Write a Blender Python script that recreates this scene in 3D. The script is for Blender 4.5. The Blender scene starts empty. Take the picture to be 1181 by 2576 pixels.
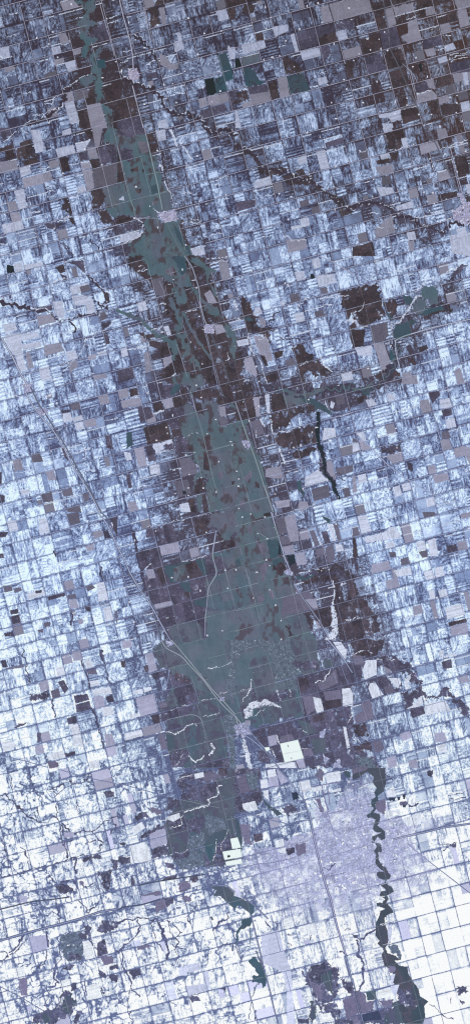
DATA = """
T 0 0
w 730,0 960,0 970,60 940,110 880,150 905,190 985,215 990,240 930,260 885,310 880,370 950,380 965,420 920,450 915,500 880,540 850,590 810,560 820,520 830,470 850,430 815,400 805,340 800,300 775,270 780,220 830,180 835,130 870,100 830,60 750,30
b 1060,830 1181,790 1181,1287 1140,1287 1130,1100 1060,1010 1040,930
p 930,280 1060,240 1110,400 1000,430 950,380 890,370
w 960,490 1020,480 1040,515 1010,550 970,570 940,610 1000,640 1060,650 1060,680 1010,690 1050,740 1010,800 1040,850 1010,880 1030,930 1035,980 1000,1020 1080,1080 1130,1120 1120,1180 1140,1230 1130,1287 1090,1287 1080,1230 1060,1170 1030,1100 1020,1040 975,1020 985,970 950,940 935,900 960,880 950,820 970,760 930,700 920,640 905,590 930,560 960,540 980,520
d 940,600 1050,600 1060,690 990,680
w 800,800 850,770 930,740 950,800 890,860 820,850
b 880,880 940,870 950,950 980,1020 865,1060 850,1010 890,980
b 780,1120 870,1100 920,1287 800,1287
t 870,1060 1010,1030 1050,1170 1080,1287 915,1287
t 600,20 740,0 800,70 640,110
t 585,340 660,330 700,420 615,450
s 515,480 605,460 620,530 530,555
s 650,630 750,605 775,700 690,730
t 730,500 820,485 810,540 745,555
s 0,480 95,460 100,570 0,590
t 40,680 140,660 150,700 60,730
s 650,1040 740,1010 800,1220 705,1245
t 680,930 730,920 750,1010 650,1040
m 750,920 880,900 890,980 760,1010
t 550,600 640,580 650,630 550,655
m 460,740 560,710 575,760 440,800
K 26 270,1260 400,1210 480,1160 590,1100 650,1000 640,930 700,880 780,830
N 12 110,145 205,125
N 9 60,370 155,345
N 12 620,450 700,430
N 10 415,480 490,470
N 9 760,185 830,172
N 12 1070,190 1181,165
N 12 1060,240 1181,215
N 10 230,950 310,935
N 12 0,580 90,575
N 8 430,1150 490,1110 560,1090
N 8 330,1160 430,1150 480,1240 520,1200
N 8 640,890 720,840 790,810 830,770 930,730
N 9 460,1030 520,1050 540,990 620,950 640,930
N 8 220,1287 260,1240 380,1200
R 7 1000,20 1060,240 1110,400 1150,560
F 470,600 490,440 530,320 370,380 95,1070 590,1085 1030,780 1165,620 715,40 580,575
T 1 0
b 0,780 40,800 60,980 180,960 230,1160 0,1220
p 0,1220 230,1160 260,1287 0,1287
b 310,90 400,70 440,250 340,280 330,200
b 390,0 560,0 480,30 370,60
b 1080,0 1181,0 1181,70 1100,90
b 1100,90 1181,70 1181,190 1130,210
t 410,80 470,70 490,240 450,250
s 590,330 630,320 655,410 670,490 580,520 560,440 610,420
s 985,110 1090,90 1120,190 1020,215
s 1100,480 1181,470 1181,590 1130,600
t 420,540 480,560 540,640 610,640 610,690 520,700 430,650
d 1005,550 1090,520 1150,700 1050,720
d 980,790 1060,760 1110,910 980,940
k 870,800 970,780 990,930 960,950 905,960
d 1060,730 1150,700 1160,790 1080,820
p 840,1110 1070,1040 1110,1110 860,1190
t 810,1000 890,980 905,1060 830,1090
t 900,970 1010,940 1030,1040 910,1060
p 1110,940 1181,910 1181,1100 1130,1110
s 400,1220 490,1195 510,1287 410,1287
p 280,740 400,720 420,780 290,800
u 100,690 190,680 230,760 190,820 130,800 110,740
K 28 0,730 60,780 120,800 160,850 220,850 260,870 310,890 370,900 400,960 450,1000 470,1080 490,1120 560,1120 580,1160 650,1150 700,1140 760,1180 830,1190 860,1250 870,1287
K 16 120,340 200,370 270,420 330,500 370,570 420,650
N 16 300,640 380,600
N 12 50,520 140,500
N 12 30,630 110,610
N 12 90,700 160,680
N 12 480,970 580,950 570,860
N 14 590,930 680,935
H 9 20,0 60,170 110,350 150,530 160,700
H 9 150,860 210,1100 260,1287
R 7 260,70 300,250 330,400
F 115,225 400,250 270,480 180,400 555,840 805,545 1040,310 870,335 1030,915 945,1020 1015,715 675,715 270,1045 710,180 855,880 465,850 1115,470 40,710 420,610 590,1030
T 2 0
b 0,0 240,0 0,60
b 90,40 210,50 180,130 60,140
s 370,270 520,245 535,310 400,370
s 60,450 290,405 310,480 80,550
s 550,350 590,335 640,520 605,530
s 650,520 840,475 860,560 675,610
s 1010,320 1105,295 1130,385 1040,410
p 620,340 800,290 830,440 640,500
p 800,270 1181,180 1181,280 1000,310 830,370
b 830,380 1000,310 1030,410 850,460
t 850,70 930,50 980,210 880,235
t 940,40 1120,0 1181,0 1181,170 990,210
t 145,950 335,910 355,1010 160,1060
t 420,790 510,770 545,960 455,985
s 820,790 910,770 930,830 840,860
g 60,580 230,540 250,620 70,660
d 80,680 160,680 230,790 320,820 120,870
d 515,770 680,730 750,910 550,950
k 0,590 40,590 60,670 0,690
b 460,590 540,570 600,640 660,680 670,720 500,760
p 120,880 310,840 330,920 145,950
b 320,840 410,800 445,980 360,1010
b 200,340 275,320 290,400 205,415
b 0,920 110,900 140,1020 60,1030 0,1050
p 850,470 940,450 960,530 880,650
b 1100,620 1181,600 1181,780 1130,780
s 0,1110 20,1110 60,1287 0,1287
t 60,1040 150,1020 160,1060 80,1090
N 14 750,870 830,855
N 10 840,735 900,720
N 10 430,480 520,460
F 300,70 355,175 645,290 720,60 830,30 1140,80 870,225 990,440 1115,895 965,1030 1010,1190 505,410 370,575 285,600 590,670 310,285 445,560 1090,800 925,850
T 3 0
t 0,0 170,0 200,110 0,165
t 330,90 400,70 440,240 350,280
t 400,60 600,20 620,110 430,155
t 550,220 640,190 690,400 560,440 480,370 560,330
b 200,30 310,0 330,100 340,290 260,310 210,110
p 360,280 440,270 490,460 370,490
p 270,310 350,300 360,490 310,510
b 70,390 250,370 300,500 110,550
p 110,580 280,540 340,700 150,740
b 330,510 490,490 540,660 360,700
b 450,160 620,120 640,180 540,220 470,250
b 320,0 640,0 600,20 400,60 320,80
b 640,0 1000,0 820,60 640,100
b 670,110 720,90 740,170 690,190
b 850,180 1030,120 1060,210 870,250
b 370,720 540,670 560,850 400,890
t 730,90 810,60 830,140 740,160
t 875,250 970,225 1000,320 890,340
t 1050,110 1140,90 1181,250 1080,280
t 1020,0 1181,0 1181,70 1060,110
p 700,400 890,360 910,450 720,490
s 920,460 1010,430 1040,490 930,520
t 720,500 820,480 840,550 750,570
s 855,590 940,560 960,610 870,640
t 730,810 810,790 830,900 760,880
t 640,940 790,900 850,960 850,990 650,1040
t 860,990 960,960 980,1020 870,1050
m 930,870 1030,840 1050,930 940,960
m 1050,940 1150,910 1170,990 1070,1020
s 1080,1030 1170,1010 1181,1110 1100,1130
s 1100,720 1150,710 1170,850 1120,860
b 840,780 1000,750 1030,840 840,890
k 660,640 690,640 700,720 680,720
b 560,640 650,640 650,720 600,740
b 470,990 540,980 560,1070 470,1080
b 880,1060 1060,1030 1080,1130 900,1160
b 770,1020 850,1000 880,1140 790,1150
p 630,850 740,820 770,900 640,930
b 480,1110 640,1070 700,1180 510,1250
s 270,1150 470,1100 490,1200 380,1220 370,1180 290,1190
s 300,1240 400,1240 410,1287 310,1287
p 980,640 1181,590 1181,720 1000,740
N 14 640,945 790,905
N 10 850,280 800,300
N 9 975,560 1150,520
N 9 980,590 1150,550
N 9 980,620 1150,580
N 9 900,360 990,345
N 9 860,500 930,480
N 12 550,200 640,170
H 8 305,0 330,130 360,290 370,480 470,680 560,880 640,1050 750,1287
R 7 380,0 400,60
R 6 500,640 610,740 650,830
R 6 590,740 630,920
F 150,390 180,500 285,490 320,320 350,505 635,580 605,670 750,770 380,880 430,1020 545,985 545,1055 665,1150 790,1150 1045,1035 1100,1215 65,540 265,395 245,820 1040,1130 875,1270 420,1140 105,1030
T 0 1
s 310,20 400,20 455,230 360,255
b 50,180 130,160 150,300 60,330
b 150,210 330,170 370,280 180,320 150,300
b 200,150 310,110 330,165 210,205
b 0,200 50,190 60,230 0,250
b 230,330 370,290 380,350 250,380
b 850,30 910,10 940,110 880,80
p 975,210 1130,170 1181,200 1181,340 1010,380
t 815,350 900,330 920,400 830,420
t 870,190 960,190 990,300 900,310
b 900,320 990,300 1010,390 930,410
b 585,310 680,290 710,430 620,450
p 780,260 870,240 890,320 800,320
t 925,0 1030,0 1000,180 960,200
t 830,430 920,410 950,600 880,640
m 930,420 1181,350 1181,560 950,600
b 910,640 1010,615 1060,700 1040,770 930,820
g 1010,610 1181,560 1181,770 1060,810 1060,700
b 960,850 1060,820 1130,900 1181,970 1060,960
w 1060,810 1181,780 1181,900 1130,890
w 1030,60 1110,0 1181,0 1181,210 1120,160 1040,110
s 560,210 740,165 760,250 585,300
s 755,150 910,120 870,190 860,230 780,250
t 485,340 580,310 600,390 500,410
t 410,470 510,440 530,520 440,555
t 220,510 410,460 440,560 250,600
s 195,400 290,380 320,450 215,500
s 145,630 240,610 270,800 200,820
t 75,750 160,730 190,820 90,850
t 100,860 190,840 220,930 125,950
s 20,970 220,930 245,1010 45,1070
t 0,340 170,320 185,420 0,460
s 630,30 710,0 720,60 630,80
s 770,600 850,570 870,630 780,660
b 620,700 680,700 720,890 680,870 640,810
b 690,900 740,900 760,980 720,960
p 450,960 640,950 560,1020 480,1010
p 0,120 80,100 160,50 100,0 0,0
N 16 760,160 910,120
N 12 820,340 895,325
N 12 700,370 790,350
N 10 400,410 490,385
N 12 460,600 550,580
N 12 470,645 550,630
N 12 480,695 550,680
N 12 540,940 700,900
N 9 780,1030 930,1000
N 9 800,1100 900,1080
N 10 0,1270 200,1265
N 12 0,1170 160,1140
N 14 310,860 400,840
N 10 200,1075 350,1045
N 8 20,140 70,130 120,80 160,30 220,20 290,60
N 10 1000,1030 1180,980
N 9 0,860 80,830
K 10 900,1110 1000,1230
K 10 620,1150 700,1287
K 9 640,1150 730,1287
F 635,455 900,820 690,885 940,1020 1025,370 850,210 545,1010 300,385
T 1 1
p 0,0 280,0 290,60 120,90 0,90
w 0,90 120,90 290,50 330,260 380,270 410,420 450,540 500,620 540,710 550,790 480,850 400,860 390,900 200,880 170,890 100,890 60,870 0,880
w 280,910 400,900 460,950 600,930 640,1050 660,1150 700,1190 760,1287 110,1287 80,1190 200,1130 270,1060 270,960 290,915
d 330,590 400,560 420,650 350,670
d 560,980 640,1050 690,1180 740,1287 660,1200 600,1100
g 0,560 90,540 110,740 0,770
s 10,720 60,680 70,730
b 0,180 20,190 80,540 0,550
b 130,420 200,380 210,430 140,440
b 180,620 240,610 230,660 190,650
b 250,400 280,430 250,460
m 200,130 300,140 310,240 240,260
m 340,740 400,730 410,760 350,780
p 30,220 140,220 150,290 110,330 40,320
b 280,60 350,60 390,130 310,150
b 310,160 400,150 400,250 330,260
b 0,880 90,890 160,910 190,930 0,970
p 0,980 190,940 200,1020 50,1060 0,1060
b 600,920 640,930 680,1000 690,1110 720,1200 690,1190 660,1100 640,1030
p 50,1170 130,1190 100,1287 60,1287
s 20,1070 220,1040 230,1090 140,1130 30,1150
u 400,860 570,810 600,920 480,950 430,900
s 380,20 480,20 490,120 410,130
t 840,230 930,200 960,300 870,330
s 730,1210 860,1190 880,1270 760,1287
K 32 880,0 930,50 1000,60 1040,20 1100,20 1181,80
N 10 360,810 400,850 480,840 575,810
N 8 600,910 480,945
N 14 200,910 260,960 240,1080 170,1130 50,1160
N 14 640,660 740,650
N 12 730,920 810,920
N 12 730,950 830,950
N 12 1020,500 1110,490
N 14 950,580 1030,560
N 22 430,370 450,430
N 18 480,540 520,640 545,700
N 26 540,20 580,100 600,170
N 22 660,190 740,310
N 18 700,370 740,440
N 18 770,380 800,430
N 10 640,900 700,900
N 9 640,960 700,950
N 9 950,960 1040,950
N 9 950,990 1050,980
N 9 960,1020 1060,1010
N 9 880,1090 1060,1070
H 9 270,0 330,260 400,560 450,820
H 8 490,950 540,1060 600,1180 680,1287
R 7 0,190 80,540 130,740 180,830
R 7 210,905 400,905
R 6 290,470 430,440
R 6 350,680 500,640
F 800,280 730,310 1085,670 590,760 400,225 685,1175 1080,910 170,905 405,1000 185,590 325,785 820,740 640,150
T 2 1
b 0,180 40,130 90,200 150,230 210,300 270,350 310,400 370,390 420,400 510,400 500,440 420,460 350,490 290,460 260,460 240,400 200,350 150,280 90,270 60,210 10,220
b 470,470 560,460 700,470 780,500 770,560 680,580 560,580 500,530
b 600,430 680,400 700,460 640,470
b 800,560 870,580 850,640 800,620
b 880,660 960,640 1030,700 1090,720 1130,770 1181,790 1181,850 1130,880 1080,880 1050,830 1020,770 960,720
s 190,540 350,480 370,570 190,610
s 810,240 900,220 945,400 855,420
m 640,740 730,710 745,770 660,800
m 760,800 850,780 860,850 775,870
s 640,910 740,900 750,990 570,1030 560,990 650,970
t 510,1120 700,1110 720,1210 530,1260
s 620,300 710,270 725,350 640,370
p 900,150 1080,90 1090,150 910,200
p 0,740 200,720 200,790 20,840
N 10 490,1110 540,1100 550,1150 700,1110
N 12 0,855 30,845
N 10 580,1010 750,960
N 9 250,700 400,665
K 22 0,170 90,205 150,245 220,320 290,420 400,430 500,450 600,500 760,535 850,600 940,670 1040,760 1120,820 1181,840
F 585,465 850,90 880,190 1130,335 530,915 1005,385 990,590 960,500 320,200 285,1090 720,45 460,70 495,170 1000,820 440,660 740,465 560,690 620,400
T 3 1
p 0,760 60,750 130,720 200,710 260,710 330,730 380,770 450,830 480,860 540,860 600,920 650,900 720,980 790,960 860,1030 900,1050 940,1040 900,1110 860,1060 790,1050 720,1000 650,960 590,950 540,910 490,960 450,880 400,850 330,830 270,790 180,790 0,830
s 970,1080 1181,1050 1181,1287 1000,1260
u 1000,840 1080,790 1110,740 1130,720 1181,760 1181,960 1120,980 1050,950 1010,900
u 1060,640 1110,660 1130,740 1090,760
s 275,270 370,250 380,310 290,330
m 70,240 150,210 160,300 85,320
t 230,390 400,360 415,450 320,480 250,450
m 290,500 380,470 390,560 300,580
s 240,590 400,600 420,650 280,690
s 300,0 390,0 410,30 320,50
b 330,60 510,20 530,100 490,190 360,220
s 485,105 540,95 560,195 510,205
t 840,10 930,0 960,90 870,120
t 670,170 850,130 880,210 690,270
t 850,450 960,420 990,500 870,540
t 220,1030 390,870 430,1050 240,1110
b 1020,290 1140,280 1181,460 1060,480
b 370,250 460,240 450,310 400,330
b 0,1200 200,1140 230,1287 0,1287
s 540,1050 620,1040 640,1120 560,1130
s 1040,1020 1130,990 1160,1090 1070,1110
t 745,680 830,660 860,750 760,770
s 430,790 600,730 610,800 450,830
b 850,670 1050,630 1050,690 870,730
s 1135,570 1181,560 1181,660 1150,660
t 555,1140 610,1130 620,1220 570,1240
b 240,330 370,300 380,350 250,370
b 1130,690 1181,680 1181,740 1140,740
K 24 900,1040 960,980 1000,940 1080,970 1120,960
N 10 370,220 500,190
N 9 70,235 150,210
N 10 850,445 950,425
N 10 760,510 840,500
N 12 880,210 960,180 1080,150 1150,110
N 10 220,1020 310,1000
N 12 620,890 700,900 740,880
N 16 790,850 880,835
N 10 400,750 430,700 470,690
N 10 980,840 1050,820
N 10 940,930 1000,900
N 12 180,870 260,850
H 8 755,0 820,130 870,230 950,400 1030,590 1060,620
R 8 980,200 1040,430 1070,540 1110,680
K 26 0,790 100,760 200,750 300,770 400,830 470,900 560,890 620,930 700,990 790,1000 860,1050 910,1060
F 610,165 210,515 715,645 805,650 940,715 820,760 770,830 1000,335 1050,440 1135,235 800,385 775,310 930,260 200,690 40,530 880,940
T 0 2
s 240,90 430,60 440,100 250,140
k 70,90 140,100 145,170 75,175
s 140,80 220,60 240,140 155,165
s 700,310 890,270 905,350 720,390
m 800,310 890,285 910,350 820,375
s 720,400 850,390 860,490 750,500
s 850,400 930,430 960,560 880,590
t 370,600 540,580 570,660 385,705
s 530,460 630,450 650,590 630,640 560,590
m 1005,590 1040,540 1090,620 1000,660
s 200,790 390,760 395,810 220,855
s 225,890 410,860 420,910 240,950
t 440,900 600,870 650,950 450,1010
s 665,960 760,950 780,1030 680,1060
s 20,690 150,670 180,740 60,780
s 60,800 200,780 220,960 280,1160 210,1150 150,1000 60,860
t 260,970 300,960 340,1120 280,1140
s 390,1130 490,1110 510,1240 420,1260
t 690,1080 760,1040 790,1100 700,1180
t 885,1000 960,980 970,1030 890,1050
s 975,970 1060,950 1080,990 985,1010
p 1015,680 1120,650 1100,700 1020,750
p 1040,780 1080,770 1110,880 1060,890
t 930,1200 1060,1180 1080,1220 950,1250
b 560,110 640,80 660,160 600,180
p 600,180 670,200 680,250 640,240
p 660,60 840,40 860,180 760,90
p 340,520 520,490 530,540 380,580
b 1030,360 1090,370 1110,470 1060,440
K 34 0,450 60,480 160,490 240,520 310,530 400,560 480,560
K 14 480,560 540,600 600,650 700,630 820,600 900,590 980,580 1010,520 1050,470 1100,480
K 20 890,190 950,250 1000,320 1060,370
K 18 950,440 1010,490 1100,520
K 16 690,640 760,720 740,760
H 12 20,820 60,900 110,980 160,1080 200,1170 250,1250 280,1287
N 9 1135,655 1100,700 1040,740 970,780 930,820 870,830 850,900 820,970 760,1020 700,1100 640,1160 570,1230 540,1250
N 9 930,620 890,680
N 14 0,410 60,440 120,430
N 9 350,530 390,540 440,525 500,560
N 8 860,895 940,885
N 10 600,1100 680,1080
N 14 510,270 660,220
F 105,355 510,450 525,1245 935,1180
T 1 2
b 90,0 860,0 900,110 1010,430 1060,560 1090,640 1181,850 1181,1287 520,1287 430,1190 450,1130 550,1080 545,1010 440,1000 440,900 560,780 570,690 500,590 470,480 330,260 310,240 100,100
m 340,240 440,210 480,380 470,440 380,360
w 240,0 680,0 700,150 740,260 780,350 830,390 830,430 760,400 720,280 680,330 690,420 680,470 620,500 580,480 570,420 580,350 600,260 550,260 520,260 470,240 440,200 340,210 320,180 300,100
d 540,0 680,0 690,150 650,200 600,120
w 590,300 540,400 560,480 590,530 630,560 660,560 640,640 650,720 640,760 580,770 560,720 600,680 590,620 560,570 530,490 510,430 540,340
w 700,30 800,20 860,70 900,110 1000,130 990,180 930,190 920,250 940,290 890,290 900,240 870,150 740,50
w 930,290 980,330 1000,420 970,400
w 840,380 880,450 930,480 1000,510 1040,580 1060,620 1040,670 1000,660 960,600 900,560 870,520 840,450
w 1060,680 1110,700 1140,760 1181,850 1181,1100 1130,960 1100,820 1050,730
w 440,800 500,800 560,860 600,850 600,960 580,1080 550,1050 540,950 500,880 460,860
w 600,780 700,770 730,850 740,910 770,990 700,1020 660,1010 680,940 640,880 600,850
w 750,1010 810,1050 840,1140 780,1130 760,1080 700,1120 720,1060
w 530,1210 700,1170 740,1230 850,1180 880,1287 560,1287
m 470,150 560,100 600,190 540,200 500,180
b 550,100 590,160 600,200 570,190
W 28 660,570 740,740 820,870 900,980 940,1040
W 34 0,550 120,590 230,640 280,690 350,740 400,800 450,810
x 770,430 830,450 830,530 790,540 750,490
x 800,600 870,620 890,710 850,740 780,700
x 810,170 870,180 910,290 850,300 810,250
b 200,760 280,790 380,780 380,820 300,850 260,830
b 300,830 440,870 440,950 320,900
u 870,700 960,680 980,780 920,780 870,760
t 970,690 1050,690 1090,760 990,790
t 870,380 930,340 1000,470 910,470
t 1010,60 1100,40 1140,230 1050,250
t 455,1030 540,1010 550,1060 470,1130
s 460,710 510,700 540,790 500,800
t 270,970 310,960 350,1150 280,1180
s 190,480 280,450 300,540 220,560
s 30,930 90,920 110,1000 45,1020
b 670,830 700,820 720,870 680,880
p 0,1150 150,1110 170,1230 10,1280
N 12 210,155 300,135
N 9 210,105 260,95
N 9 520,285 550,280
N 16 430,490 490,480
N 10 430,555 500,545
N 10 350,740 450,720
N 12 680,555 790,530
N 12 750,245 790,240
N 24 100,940 300,900
N 14 900,30 1090,10
N 10 920,80 1100,40
N 10 1100,980 1130,1030 1090,1060
N 14 540,1197 580,1190
H 9 670,0 750,110 790,240 820,330 830,480 870,640 900,700
H 8 940,780 1000,940 1070,1100 1120,1280
R 7 880,780 940,1000 1000,1280
R 7 590,880 640,1020 700,1220
R 6 420,250 480,400
F 735,865 560,235 110,700 445,765 650,135 820,605 850,1085 795,320
T 2 2
b 50,420 110,420 170,560 200,600 280,590 200,620 230,700 290,720 350,700 400,740 330,760 360,850 350,900 300,820 230,770 130,790 100,680 70,600 40,560 60,480
d 80,610 140,610 180,640 170,660 110,650
K 10 240,600 210,650 270,710 320,700 330,660 390,640 390,590 450,550
s 200,520 250,520 270,580 180,600
t 240,600 300,640 310,700 280,720 240,660
t 180,800 320,820 380,1050 300,1070 240,980
t 90,1030 170,1010 220,1180 210,1220 100,1140
s 10,850 130,830 140,890 30,910
s 590,160 690,150 700,240 620,250
k 750,180 790,180 795,225 760,235
m 540,390 630,370 650,460 560,470
m 850,320 920,310 930,370 870,385
s 800,200 990,180 1010,270 840,300
s 590,580 680,560 700,650 610,670
m 790,560 880,540 900,610 810,620
s 760,40 840,10 860,110 790,130
s 450,460 495,455 500,490 460,500
m 500,1050 590,1020 610,1090 520,1110
s 1060,1190 1170,1160 1181,1240 1080,1260
b 570,920 690,880 720,980 770,980 800,1060 840,1040 880,1100 970,1190 900,1220 830,1180 800,1230 740,1160 700,1200 720,1287 660,1287
b 300,1200 400,1180 430,1240 320,1287
b 370,970 480,950 470,1010 400,1040
b 1040,360 1181,330 1181,560 1110,650 1080,500
b 1140,700 1181,690 1181,900 1160,860
b 0,940 70,980 90,1130 30,1200 0,1200
b 0,1210 90,1200 80,1287 0,1287
b 250,990 290,1000 330,1100 300,1110
R 10 840,0 960,50 1060,110 1181,180
N 9 430,800 480,830 560,800 640,780 740,750 830,670 910,650
K 10 440,815 490,845 570,815 650,850 700,800
N 18 130,800 190,990
N 12 230,1000 260,1070 290,1190 320,1280
N 12 640,1090 720,1060
N 14 870,430 1040,410
N 10 870,500 960,480
N 10 1050,410 1130,395
N 30 0,460 20,540
N 10 640,770 740,750
N 10 0,630 60,620
N 20 850,1000 890,1100 960,1160
N 10 230,840 320,815
N 24 1110,650 1181,640
F 100,240 560,100 525,290 405,370 500,270 230,530 515,525 755,685 705,425 240,1260 640,500 210,1110 350,510 990,550 165,150
T 3 2
b 0,330 240,280 300,450 330,600 220,670 180,700 100,720 0,740
b 0,740 130,740 110,900 0,930
b 310,450 440,430 450,560 400,600 340,540
m 180,700 350,660 360,800 300,870 200,880
t 200,880 310,870 380,1060 360,1150 290,1150 250,1000
b 200,1200 400,1100 480,1200 350,1260 260,1260
b 760,600 880,450 960,490 1000,560 900,570 830,600 680,640 640,640
w!lake 700,320 790,290 850,350 870,480 780,510 760,430 690,400
d!lake 430,700 520,670 600,620 640,650 570,720 580,790 500,830 430,850 410,800
d 650,540 780,520 880,490 930,550 850,560 740,590 640,600
d 500,400 580,400 620,450 540,500
d 330,560 380,580 420,650 370,640
d 370,960 430,940 440,1060 380,1050
g 640,430 730,420 750,500 640,590 600,560
g 440,930 500,940 480,1000 440,990
p 960,200 1100,90 1181,100 1100,170 970,220
b 540,1020 620,1030 640,1100 600,1090
b 650,920 740,890 760,930 680,970
t 500,1180 580,1160 600,1210 640,1200 660,1287 500,1287
s 20,920 190,900 200,1000 60,1000
t 1020,1150 1080,1120 1130,1287 1050,1287
K 20 780,505 870,495
K 18 900,470 930,560
K 14 960,240 1010,240 1020,210
N 20 480,660 520,590 560,530 600,470 640,410 700,390
N 14 380,720 400,690 480,660
N 14 385,780 400,720
N 14 640,360 700,290 760,230 860,240
N 18 950,160 990,110 1040,130 1100,50 1181,0
N 14 440,155 620,90
N 10 350,160 420,155
N 12 210,50 370,15
N 10 930,20 1000,10
N 12 20,560 90,550 130,470
N 9 130,270 160,240 210,200 220,160
N 34 0,650 20,650
N 9 60,725 140,700
H 10 430,850 500,810 600,780 800,720 1181,635
H 9 430,850 430,950 470,1110
F 385,900 700,725 155,1130
T 0 3
H 9 240,0 260,90 300,170 360,260 440,360 520,440 600,570 680,710 740,840 820,960 900,1090 960,1200 1000,1287
H 8 310,30 350,120 390,200 470,320 540,430 630,570 710,720 770,830 850,970 920,1090 980,1220 1020,1287
N 10 0,60 60,90 150,110 210,150 260,180 300,180
N 9 310,140 350,130 370,160
u 360,250 420,240 470,260 480,300 420,310 390,290
u 240,0 310,0 330,70 260,90
m 700,210 790,180 810,250 730,270
t 985,130 1080,100 1105,190 1010,210
p 610,270 700,255 710,280 630,295
s 630,300 710,285 730,370 640,390
s 730,340 820,310 840,360 740,380
s 750,390 830,380 850,450 770,470
t 840,370 950,340 980,420 860,440
m 310,710 400,690 440,780 330,790
t 130,770 210,750 240,860 150,880
t 460,880 540,860 570,960 490,970
m 620,1070 720,1040 740,1120 640,1130
m 410,1110 520,1080 540,1180 440,1190
s 200,1060 300,1060 310,1100 220,1110
m 670,1250 800,1220 820,1287 680,1287
m 830,1100 890,1090 900,1170 850,1180
p 0,890 20,880 20,1000 0,1010
p 0,1110 50,1120 50,1190 0,1200
p 1060,520 1110,520 1140,660 1070,640
p 620,640 650,650 690,780 650,740
N 15 740,710 900,655
N 12 850,590 870,740
N 15 800,890 950,865
N 12 390,130 540,95
N 8 380,80 440,75
N 9 210,1110 300,1090
N 9 160,895 340,870
N 10 660,1225 740,1205
N 9 600,1030 740,1000
N 10 480,555 560,545
N 12 1060,370 1181,345
F 795,125 650,590 515,675 510,780 840,750 1000,745 570,190
T 1 3
w 860,150 960,160 1010,220 1020,300 1010,440 1181,410 1181,1287 910,1287 880,1130 900,960 860,880 780,760 760,700 720,590 650,500 620,400 600,340 800,290 870,330 880,270 860,200
w 720,0 860,0 760,80 780,130 740,140
w 670,190 730,200 790,280 800,300 650,310
w 640,600 700,680 760,750 740,770 640,680
w 760,900 860,880 880,940 790,950 780,1090 770,1000
w 790,1120 850,1110 840,1287 810,1287
w 1010,30 1080,90 1181,170 1181,260 1110,180 1040,80
d 560,0 620,0 620,60 560,110 520,110
b 120,50 190,35 210,110 130,130
b 360,200 440,180 460,260 370,280
b 260,440 500,380 550,560 300,610
p 470,290 660,220 680,320 500,360
b 550,130 660,130 680,210 570,240
b 640,30 700,40 730,150 670,190 640,110
p 420,20 560,0 520,130 440,140
b 740,80 900,30 1040,60 1010,130 860,150 780,120
b 770,180 840,190 870,310 800,290
p 500,380 600,350 630,440 540,460
b 540,460 630,450 640,520 550,540
p 560,560 680,530 740,700 610,730 590,660
m 610,750 730,740 800,830 800,900 650,930
b 790,960 860,940 890,1020 880,1090 790,1090
m 560,980 700,960 740,1100 620,1140 580,1040
b 870,530 930,500 930,640 890,670
b 870,700 900,700 930,880 860,860
b 990,130 1060,120 1110,200 1000,210
t 1015,230 1080,220 1090,320 1030,330
m 1020,330 1090,330 1110,410 1030,430
b 1040,60 1000,0 1120,0 1181,180 1110,200
b 710,1150 770,1140 790,1287 730,1287
b 850,1120 880,1110 910,1280 860,1287
p 200,230 330,230 360,330 230,390
p 280,620 340,610 390,770 310,780
p 470,600 550,580 560,650 480,660
p 520,790 600,780 620,840 540,850
b 700,610 760,620 760,680 700,660
m 1020,880 1060,890 1050,960 1010,940
b 1140,980 1181,970 1160,1030
d 90,490 140,480 160,610 90,650
k 650,1075 685,1070 690,1110 660,1110
t 0,60 100,40 120,130 20,160
t 30,170 230,130 240,210 50,245
t 450,160 545,140 565,230 480,250
t 165,650 265,630 300,820 215,840
s 360,600 540,560 550,590 460,610 470,660 390,690
s 320,810 420,810 430,900 330,910
s 620,1210 710,1190 735,1287 640,1287
s 60,680 130,690 150,760 90,770
t 100,1190 180,1180 210,1260 120,1287
p 80,900 120,900 150,1040 110,1050
N 9 130,135 215,120
N 14 380,295 465,270
N 10 395,695 565,660
N 12 540,870 625,855
N 10 510,1170 600,1150
N 6 700,505 810,485
N 12 190,1035 290,1015
N 10 460,590 545,565
R 7 730,60 790,290 850,480 940,860 960,960 1000,1080
R 6 880,680 1130,615
R 6 640,690 790,690
F 490,435 500,495 390,565 555,315 685,715 770,690 720,910 710,1045 840,940 860,1045 990,1085 790,12 840,135 985,355 900,500 1135,580 1150,615 1015,780 710,1120 380,795 580,1100 300,90
T 2 3
b 0,0 160,0 190,140 220,330 140,360 60,380 0,390
w 0,380 130,370 110,420 150,560 190,570 220,680 260,760 300,920 330,1100 380,1287 0,1287
g 40,1000 330,1020 370,1287 0,1287
m 85,950 160,860 170,930 120,980
b 200,980 240,1000 240,1050 200,1030
m 40,1170 90,1170 90,1230 50,1240
m 150,380 260,350 290,500 200,520
p 370,0 600,0 620,60 780,90 740,120 620,90 470,90 390,60
b 360,100 470,90 520,240 370,290
g 470,90 620,80 700,190 520,250
b 360,300 520,250 720,200 760,280 650,290 560,350 540,410 370,480
b 390,510 810,410 820,600 460,660 410,590
b 560,670 820,620 840,660 730,700 640,760 570,700
b 720,200 790,200 800,280 730,270
d 600,80 700,120 780,140 860,190 940,250 980,310 960,320 880,260 820,240 820,280 790,200 700,180 640,140
p 850,0 1000,0 1181,60 1181,200 1100,260 990,290 930,240 860,160
s 900,160 915,200 935,260 900,200
s 960,170 1000,190 980,250 950,230
m 1000,110 1080,100 1100,200 1020,215
k 810,280 850,280 850,500 850,600 820,600 800,480 815,400
p 820,600 870,640 910,790 900,870 960,930 1020,990 1020,1070 1060,1150 1030,1140 980,1080 990,1020 960,970 900,920 850,880 840,790 830,700
K 12 845,600 890,720 910,860 1010,990 1000,1060 1050,1150
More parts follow.
